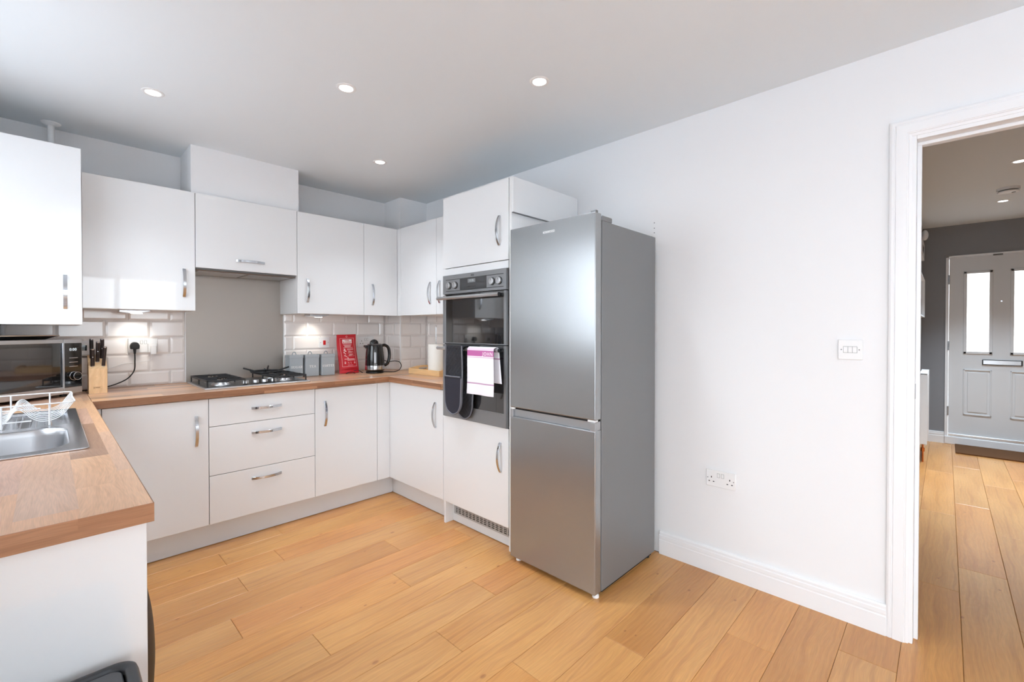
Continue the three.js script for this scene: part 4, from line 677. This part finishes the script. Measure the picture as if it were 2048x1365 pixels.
// ---------------------------------------------------------------- kettle
{
  const cx = -0.552, cz = 0.325, g = thing('kettle', 'glossy black electric kettle with steel band in the corner', 'kettle', [cx, WT, cz]); const L = (p, m, n, l) => part(g, n, lathe(p, 48).translate(cx, WT, cz), m, l);
  L([[0, 0.001], [0.066, 0.001], [0.07, 0.004], [0.07, 0.014], [0.066, 0.018], [0, 0.018]], M.black, 'power_base');
  L([[0.066, 0.018], [0.0765, 0.026], [0.0775, 0.032]], M.blackSatin, 'lower_body');
  L([[0.0775, 0.032], [0.0778, 0.036], [0.0768, 0.062], [0.0764, 0.064]], M.chrome, 'steel_band', 'polished steel band');
  L([[0.0764, 0.064], [0.0755, 0.09], [0.0735, 0.13], [0.070, 0.17], [0.0655, 0.205], [0.062, 0.226], [0.0595, 0.231], [0, 0.233]], M.blackSatin, 'body');
  const lid = L([[0, 0.243], [0.05, 0.240], [0.057, 0.235], [0.058, 0.231], [0, 0.231]], M.blackSatin, 'lid');
  part(lid, 'lid_knob', new THREE.SphereGeometry(0.03, 28, 16).scale(1.25, 1.1, 0.75).translate(cx - 0.006, WT + 0.242, cz), M.blackSatin); part(lid, 'lid_ring', new THREE.TorusGeometry(0.0575, 0.0012, 6, 48).rotateX(Math.PI / 2).translate(cx, WT + 0.235, cz), M.chrome);
  const a = 0.15, ca = Math.cos(a), sa = Math.sin(a), Q = (r, y) => V(cx + r * ca, WT + y, cz + r * sa);
  const cv = new THREE.CatmullRomCurve3([Q(0.054, 0.222), Q(0.085, 0.226), Q(0.113, 0.206), Q(0.123, 0.165), Q(0.121, 0.115), Q(0.106, 0.074), Q(0.084, 0.062), Q(0.070, 0.066)]);
  const ht = new THREE.TubeGeometry(cv, 48, 0.0125, 14); { const p = ht.attributes.position, f = cv; } part(g, 'handle', ht, M.blackSatin);
  const sp = new THREE.Shape(); sp.moveTo(0, 0); sp.lineTo(0.026, 0.026); sp.lineTo(0.024, 0.034); sp.lineTo(-0.01, 0.034); sp.closePath();
  const se = new THREE.ExtrudeGeometry(sp, { depth: 0.03, bevelEnabled: true, bevelSize: 0.003, bevelThickness: 0.006, bevelSegments: 2 }); se.translate(0, 0, -0.015); se.rotateY(Math.PI - a); se.translate(cx - 0.058 * ca, WT + 0.192, cz - 0.058 * sa); part(g, 'spout', se, M.blackSatin);
  const wg = new THREE.CapsuleGeometry(0.0085, 0.075, 6, 16); wg.scale(1, 1, 0.35); wg.rotateX(-0.09); const wa = 2.05; wg.rotateY(Math.PI / 2 - wa); wg.translate(cx + 0.0735 * Math.cos(wa), WT + 0.128, cz + 0.0735 * Math.sin(wa)); part(g, 'water_window', wg, M.waterGlass, 'clear water gauge');
  const pl = B(-0.012, 0.012, -0.0012, 0.0012, 0, 0.001); pl.rotateY(Math.PI / 2 - 2.0); pl.translate(cx + 0.077 * Math.cos(2.0), WT + 0.073, cz + 0.077 * Math.sin(2.0)); part(g, 'badge', pl, M.chrome);
  part(g, 'cable', tube([V(cx + 0.068, WT + 0.008, cz + 0.01), V(cx + 0.11, WT + 0.005, cz + 0.03), V(cx + 0.17, WT + 0.004, cz + 0.035), V(cx + 0.215, WT + 0.02, cz + 0.03), V(cx + 0.235, WT + 0.05, cz + 0.02), V(cx + 0.225, WT + 0.078, cz + 0.01), V(cx + 0.19, WT + 0.09, cz), V(cx + 0.14, WT + 0.085, cz - 0.03), V(cx + 0.12, WT + 0.10, cz - 0.08), V(cx + 0.10, WT + 0.17, 0.03)], 0.0034, 90), M.black, 'black cable');
}
// ---------------------------------------------------------------- wooden tray with paper towel
{
  const x0 = -0.375, x1 = -0.10, z0 = 0.545, z1 = 0.955, y = WT, h = 0.044, t = 0.011, g = thing('wooden_tray', 'pale wooden serving tray on the short worktop', 'tray', [(x0 + x1) / 2, y, (z0 + z1) / 2]);
  part(g, 'tray_base', B(x0 + t, x1 - t, y + 0.0005, y + 0.008, z0 + t, z1 - t), M.tray);
  part(g, 'side', B(x0, x0 + t, y + 0.0005, y + h, z0, z1, 0.002), M.tray); part(g, 'side', B(x1 - t, x1, y + 0.0005, y + h, z0, z1, 0.002), M.tray);
  for (const z of [z0, z1 - t]) { const s = new THREE.Shape(); s.moveTo(0, 0); s.lineTo(x1 - x0 - 2 * t, 0); s.lineTo(x1 - x0 - 2 * t, h); s.quadraticCurveTo((x1 - x0) / 2 - t, h + 0.03, 0, h); s.closePath(); const o = rrShape((x1 - x0) / 2 - t - 0.045, (x1 - x0) / 2 - t + 0.045, 0.026, 0.042, 0.007, THREE.Path); s.holes.push(o); part(g, 'end_board', boxUV(strip(extr(s, t))).translate(x0 + t, y + 0.0005, z), M.tray); }
  const px = -0.215, pz = 0.70, p = thing('paper_towel_holder', 'thin metal pole stand for the paper towel roll', 'holder', [px, y + 0.008, pz]);
  part(p, 'stand_base', lathe([[0, 0], [0.07, 0], [0.07, 0.006], [0.066, 0.008], [0, 0.008]], 36).translate(px, y + 0.0085, pz), M.chrome); part(p, 'pole', cyl(0.0035, 0.36, px, y + 0.196, pz, 'y', 14), M.chrome); part(p, 'finial', new THREE.SphereGeometry(0.007, 16, 10).translate(px, y + 0.38, pz), M.chrome);
  solo('paper_towel_roll', 'white paper towel roll standing in the wooden tray', 'paper towel', lathe([[0.02, 0], [0.064, 0], [0.065, 0.002], [0.065, 0.219], [0.064, 0.221], [0.02, 0.221], [0.02, 0]], 44).translate(px, y + 0.0168, pz), M.paper, [px, y + 0.0168, pz]);
}
// ---------------------------------------------------------------- sink and dish rack
{
  const g = thing('sink', 'stainless steel sink with ridged drainer in the worktop', 'sink', [-2.565, WT, 1.365]), y = WT;
  const [x0, x1, z0, z1] = [-2.802, -2.321, 0.886, 1.843], bw = [-2.755, -2.362, 1.385, 1.797];
  const s = rrShape(x0, x1, -z1, -z0, 0.014); s.holes.push(rrShape(bw[0], bw[1], -bw[3], -bw[2], 0.085, THREE.Path)); s.holes.push(rrShape(-2.765, -2.352, -1.335, -0.93, 0.03, THREE.Path));
  const e = new THREE.ExtrudeGeometry(s, { depth: 0.002, bevelEnabled: true, bevelSize: 0.0018, bevelThickness: 0.0016, bevelSegments: 2, curveSegments: 14, bevelOffset: -0.0018 }); e.rotateX(-Math.PI / 2); e.translate(0, y + 0.0018, 0);
  const st = std(srgb(206, 208, 212), 0.2, { metalness: 1 });
  part(g, 'rim', e, st);
  const cx = (bw[0] + bw[1]) / 2, cz = (bw[2] + bw[3]) / 2, w = bw[1] - bw[0], d = bw[3] - bw[2];
  part(g, 'bowl', loft([[cx, cz, w + 0.003, d + 0.003, 0.0865, y + 0.0035], [cx, cz, w - 0.006, d - 0.006, 0.083, y - 0.002], [cx, cz, w - 0.012, d - 0.012, 0.08, y - 0.02], [cx, cz, w - 0.03, d - 0.03, 0.075, y - 0.11], [cx, cz, w - 0.06, d - 0.06, 0.065, y - 0.14], [cx, cz, w - 0.11, d - 0.11, 0.05, y - 0.152], [cx, cz, 0.09, 0.09, 0.044, y - 0.156]], 10), std(srgb(200, 201, 204), 0.3, { metalness: 1 }));
  part(g, 'waste', lathe([[0, 0.002], [0.03, 0.002], [0.042, 0.004], [0.044, 0.001]], 28).translate(cx, y - 0.156, cz), M.chrome);
  part(g, 'drainer', loft([[-2.5585, 1.1325, 0.417, 0.409, 0.032, y + 0.0035], [-2.5585, 1.1325, 0.405, 0.397, 0.028, y - 0.004], [-2.5585, 1.1325, 0.39, 0.38, 0.025, y - 0.005]], 6), st);
  for (let i = 0; i < 9; i++) { const x = -2.735 + i * 0.040; part(g, 'drainer_ridge', loft([[x + 0.008, 1.14, 0.021, 0.34, 0.010, y - 0.0052], [x + 0.008, 1.14, 0.017, 0.335, 0.0083, y - 0.001], [x + 0.008, 1.14, 0.011, 0.325, 0.0054, y + 0.0005]], 4), st); }
}
{
  const g = thing('dish_rack', 'white wire dish rack with wavy plate wires on the drainer', 'dish rack', [-2.54, WT, 1.1]), y0 = WT + 0.0065, R = 0.0024;
  const x0 = -2.77, x1 = -2.338, zr = 0.90, zf = 1.292, top = 0.990;
  part(g, 'top_frame', tube([V(x0, top, zr), V(-2.55, top, zr), V(x1 - 0.004, top, zr), V(x1, top, zr + 0.006), V(x1, top, 1.1), V(x1, top, zf - 0.006), V(x1 - 0.004, top, zf), V(-2.55, top, zf), V(x0, top, zf)], R, 120, 8), M.wire);
  const by = 0.928; part(g, 'base_frame', merge(bar(V(x0, by, zr), V(-2.43, by, zr), R), bar(V(x0, by, zf - 0.03), V(-2.45, by, zf - 0.03), R)), M.wire);
  for (const [x, z, ya] of [[-2.514, zr, by], [-2.402, zr, by - 0.008], [-2.64, zr, by], [-2.404, zf, WT + 0.0018], [-2.522, zf, WT + 0.0018], [-2.66, zf, WT + 0.0018], [-2.402, zr + 0.02, y0], [-2.66, zr + 0.02, y0]]) part(g, 'post', bar(V(x, ya, z), V(x, z === zr + 0.02 ? by : top, z), R * 1.15), M.wire);
  for (let i = 0; i < 8; i++) { const z = 0.925 + i * 0.050; part(g, 'wave_wire', tube([V(x1, top, z), V(-2.352, 0.968, z), V(-2.372, 0.940, z), V(-2.40, 0.926, z), V(-2.428, 0.926, z), V(-2.452, 0.942, z), V(-2.470, 0.966, z), V(-2.482, 0.974, z), V(-2.494, 0.966, z), V(-2.504, 0.944, z), V(-2.522, 0.927, z), V(-2.56, 0.923, z), V(x0, 0.923, z)], R * 0.7, 60, 6), M.wire); }
}
// ---------------------------------------------------------------- bin
{
  const x1 = -2.287, x0 = -2.60, z0 = 2.512, z1 = 2.86, H = 0.615, cx = (x0 + x1) / 2, cz = (z0 + z1) / 2, w = x1 - x0, d = z1 - z0, g = thing('waste_bin', 'dark grey plastic bin at the end of the sink run', 'bin', [cx, 0, cz]);
  part(g, 'bucket', loft([[cx, cz, w - 0.07, d - 0.07, 0.03, 0.0], [cx, cz, w - 0.06, d - 0.06, 0.03, 0.004], [cx, cz, w - 0.02, d - 0.02, 0.03, H - 0.06], [cx, cz, w - 0.02, d - 0.02, 0.03, H - 0.05]], 6), M.binRim);
  part(g, 'rim', loft([[cx, cz, w - 0.008, d - 0.008, 0.032, H - 0.06], [cx, cz, w, d, 0.034, H - 0.055], [cx, cz, w, d, 0.034, H - 0.012], [cx, cz, w - 0.006, d - 0.006, 0.032, H - 0.003], [cx, cz, w - 0.016, d - 0.016, 0.028, H], [cx, cz, w - 0.040, d - 0.040, 0.022, H - 0.001], [cx, cz, w - 0.044, d - 0.044, 0.021, H - 0.012]], 8, false), M.binRim);
  part(g, 'lid', loft([[cx, cz, w - 0.050, d - 0.050, 0.019, H - 0.018], [cx, cz, w - 0.050, d - 0.050, 0.019, H - 0.006], [cx, cz, w - 0.056, d - 0.056, 0.018, H - 0.003]], 8), M.binLid);
}
// ---------------------------------------------------------------- flue pipes of the boiler cupboard
{
  const g = thing('boiler_pipe', 'white pipe with collar rising from boiler cupboard to ceiling', 'pipe', [-2.386, 2.187, 0.10]);
  part(g, 'pipe', cyl(0.0145, CEIL - 2.187, -2.386, (CEIL + 2.187) / 2, 0.10, 'y', 20), M.whitePlastic); part(g, 'collar', lathe([[0.0145, -0.016], [0.02, -0.014], [0.038, -0.006], [0.041, -0.002], [0.041, 0]], 28).translate(-2.386, CEIL, 0.10), M.whitePlastic);
  solo('boiler_pipe', 'white pipe dropping below the boiler cupboard behind the tray', 'pipe', merge(cyl(0.009, 0.355, -2.575, 1.111, 0.03, 'y', 16), cyl(0.013, 0.02, -2.575, 1.278, 0.03, 'y', 16)), M.whitePlastic, [-2.575, 1.0, 0.03]);
}

// ---------------------------------------------------------------- hall
{
  const d = struct('door_1', null, null, 'white panelled front door with two tall frosted panes', 'door'), X = HALLX - 0.03, L = { z0: 3.70, z1: 4.60, y0: 0.10, y1: 2.055 };
  const xi = HALLX + 0.02, xo = HALLX + 0.065;
  part(d, 'door_frame', merge(B(HALLX - 0.012, HALLX + 0.08, 0, FD.y1, FD.z0, FD.z0 + 0.027, 0.003), B(HALLX - 0.012, HALLX + 0.08, 0, FD.y1, FD.z1 - 0.036, FD.z1, 0.003), B(HALLX - 0.012, HALLX + 0.08, FD.y1 - 0.018, FD.y1 + 0.001, FD.z0, FD.z1, 0.003)), M.upvc);
  const panes = [[3.834, 4.013], [4.178, 4.357]], py = [1.020, 1.876];
  part(d, 'leaf', merge(B(xi, xo, 0.115, py[0], L.z0, L.z1), B(xi, xo, py[1], L.y1, L.z0, L.z1), B(xi, xo, py[0], py[1], L.z0, panes[0][0]), B(xi, xo, py[0], py[1], panes[0][1], panes[1][0]), B(xi, xo, py[0], py[1], panes[1][1], L.z1)), M.frontDoor);
  const ring = (z0, z1, y0, y1, t, x, r = 0.004) => merge(B(x - 0.010, x + 0.001, y0, y0 + t, z0, z1, r), B(x - 0.010, x + 0.001, y1 - t, y1, z0, z1, r), B(x - 0.010, x + 0.001, y0, y1, z0, z0 + t, r), B(x - 0.010, x + 0.001, y0, y1, z1 - t, z1, r));
  for (const [a, b] of panes) { part(d, 'pane_moulding', ring(a - 0.02, b + 0.02, py[0] - 0.02, py[1] + 0.02, 0.026, xi), M.frontDoor); part(d, 'pane', B(xi + 0.012, xi + 0.020, py[0], py[1], a, b), M.frosted, 'frosted glass pane'); }
  for (const [a, b] of [[3.817, 4.03], [4.163, 4.376]]) { part(d, 'panel_moulding', ring(a, b, 0.335, 0.832, 0.012, xi, 0.003), M.frontDoor); part(d, 'raised_panel', B(xi - 0.007, xi + 0.001, 0.368, 0.80, a + 0.032, b - 0.032, 0.005), M.frontDoor); }
  part(d, 'letterbox', merge(B(xi - 0.012, xi + 0.001, 0.888, 0.942, 3.958, 3.966, 0.002), B(xi - 0.012, xi + 0.001, 0.888, 0.942, 4.238, 4.246, 0.002), B(xi - 0.012, xi + 0.001, 0.888, 0.893, 3.958, 4.246, 0.002), B(xi - 0.012, xi + 0.001, 0.937, 0.942, 3.958, 4.246, 0.002)), M.black);
  part(d, 'letterbox_flap', B(xi - 0.009, xi + 0.001, 0.893, 0.937, 3.966, 4.238, 0.002), M.steel);
  part(d, 'peephole', cyl(0.007, 0.006, xi - 0.002, 1.563, 4.095, 'x', 18), M.chrome);
  for (const y of [1.813, 1.085, 0.366]) part(d, 'hinge', cyl(0.0075, 0.10, HALLX - 0.014, y, 3.698, 'y', 14), M.steel);
  part(d, 'weather_bar', B(HALLX - 0.004, xi + 0.002, 0.085, 0.115, L.z0, L.z1, 0.004), M.steel); part(d, 'threshold', B(HALLX - 0.025, HALLX + 0.1, 0.0, 0.085, FD.z0, FD.z1, 0.006), M.upvc);
  part(d, 'closer_keep', B(HALLX - 0.016, HALLX + 0.0, 2.045, 2.06, 4.03, 4.10), M.greyPlastic);
}
solo('door_mat', 'brown coir doormat inside the front door', 'mat', B(4.02, 4.49, 0.0005, 0.014, 3.757, 4.5, 0.004), M.mat, [4.25, 0, 4.1]);
{
  const z = HALLZ, g = thing('radiator', 'white panel radiator on the hall wall', 'radiator', [3.65, 0.12, z + 0.04]), xs = 3.36, xe = 3.95, y0 = 0.165, y1 = 0.848;
  part(g, 'panel', B(xs, xe, y0, y1 - 0.006, z + 0.062, z + 0.070, 0.003), M.radiator); part(g, 'back_panel', B(xs, xe, y0, y1 - 0.006, z + 0.022, z + 0.030, 0.003), M.radiator);
  const fl = []; for (let i = 0; i < 14; i++) { const x = xs + 0.03 + i * (xe - xs - 0.06) / 13; fl.push(B(x - 0.008, x + 0.008, y0 + 0.02, y1 - 0.03, z + 0.0695, z + 0.0745, 0.003, 1)); } part(g, 'panel_flutes', merge(fl), M.radiator);
  part(g, 'top_grille', B(xs - 0.004, xe + 0.004, y1 - 0.014, y1, z + 0.018, z + 0.076, 0.004), M.radiator); for (const x of [xs - 0.004, xe]) part(g, 'side_cover', B(x, x + 0.004, y0 + 0.01, y1, z + 0.018, z + 0.076, 0.001), M.radiator);
  part(g, 'pipe', merge(cyl(0.0075, 0.168, xs + 0.03, 0.084, z + 0.045, 'y', 14), cyl(0.014, 0.035, xs + 0.03, 0.12, z + 0.045, 'y', 14)), M.copper, 'copper pipe and valve'); part(g, 'bracket', merge(B(xs + 0.1, xs + 0.13, 0.2, 0.75, z, z + 0.022), B(xe - 0.13, xe - 0.1, 0.2, 0.75, z, z + 0.022)), M.radiator);
  const t = thing('alarm_panel', 'small white wall box with a dark window in the hall', 'control box', [3.66, 2.08, z]); part(t, 'box', B(3.42, 3.99, 1.985, 2.152, z, z + 0.03, 0.004), M.whitePlastic); part(t, 'dark_window', B(3.5, 3.74, 2.03, 2.09, z + 0.0298, z + 0.031), M.black);
  solo('motion_sensor', 'round white sensor high in the hall corner', 'sensor', new THREE.SphereGeometry(0.055, 24, 16).scale(1, 1, 0.55).translate(4.1, 2.27, z + 0.028), M.whitePlastic, [4.1, 2.27, z]);
  const m = thing('wall_mirror', 'white framed mirror on the hall wall above the radiator', 'mirror', [3.4, 1.6, z]); const a = [2.9, 4.25, 1.395, 1.80], th = 0.012;
  part(m, 'frame', merge(B(a[0], a[1], a[2], a[2] + th, z, z + 0.03), B(a[0], a[1], a[3] - th, a[3], z, z + 0.03), B(a[0], a[0] + th, a[2], a[3], z, z + 0.03), B(a[1] - th, a[1], a[2], a[3], z, z + 0.03)), M.whitePlastic); part(m, 'mirror_glass', B(a[0] + th, a[1] - th, a[2] + th, a[3] - th, z + 0.001, z + 0.008), M.chrome);
  const s = thing('smoke_alarm', 'round white smoke alarm on the hall ceiling', 'smoke alarm', [3.0, CEIL, 4.032]); part(s, 'base', lathe([[0.066, 0], [0.066, -0.018], [0.06, -0.02], [0, -0.02]], 36).translate(3.0, CEIL, 4.032), M.whitePlastic); part(s, 'vent_ring', cyl(0.057, 0.008, 3.0, CEIL - 0.024, 4.032, 'y', 36), M.greyPlastic); part(s, 'cover', lathe([[0.062, -0.028], [0.064, -0.032], [0.058, -0.040], [0, -0.042]], 36).translate(3.0, CEIL, 4.032), M.whitePlastic); part(s, 'test_button', cyl(0.012, 0.003, 2.985, CEIL - 0.0425, 4.06, 'y', 18), M.greyPlastic);
}
// small screw holes left on the wall above the fridge
{ const g = thing('wall_holes', 'three tiny screw holes in the wall above the fridge', 'holes', [0, 1.84, 2.478]); for (const y of [1.872, 1.842, 1.816]) part(g, 'screw_hole', cyl(0.003, 0.0012, -0.0004, y, 2.478, 'x', 12), M.greyPlastic); }

renderer.render(scene, camera);
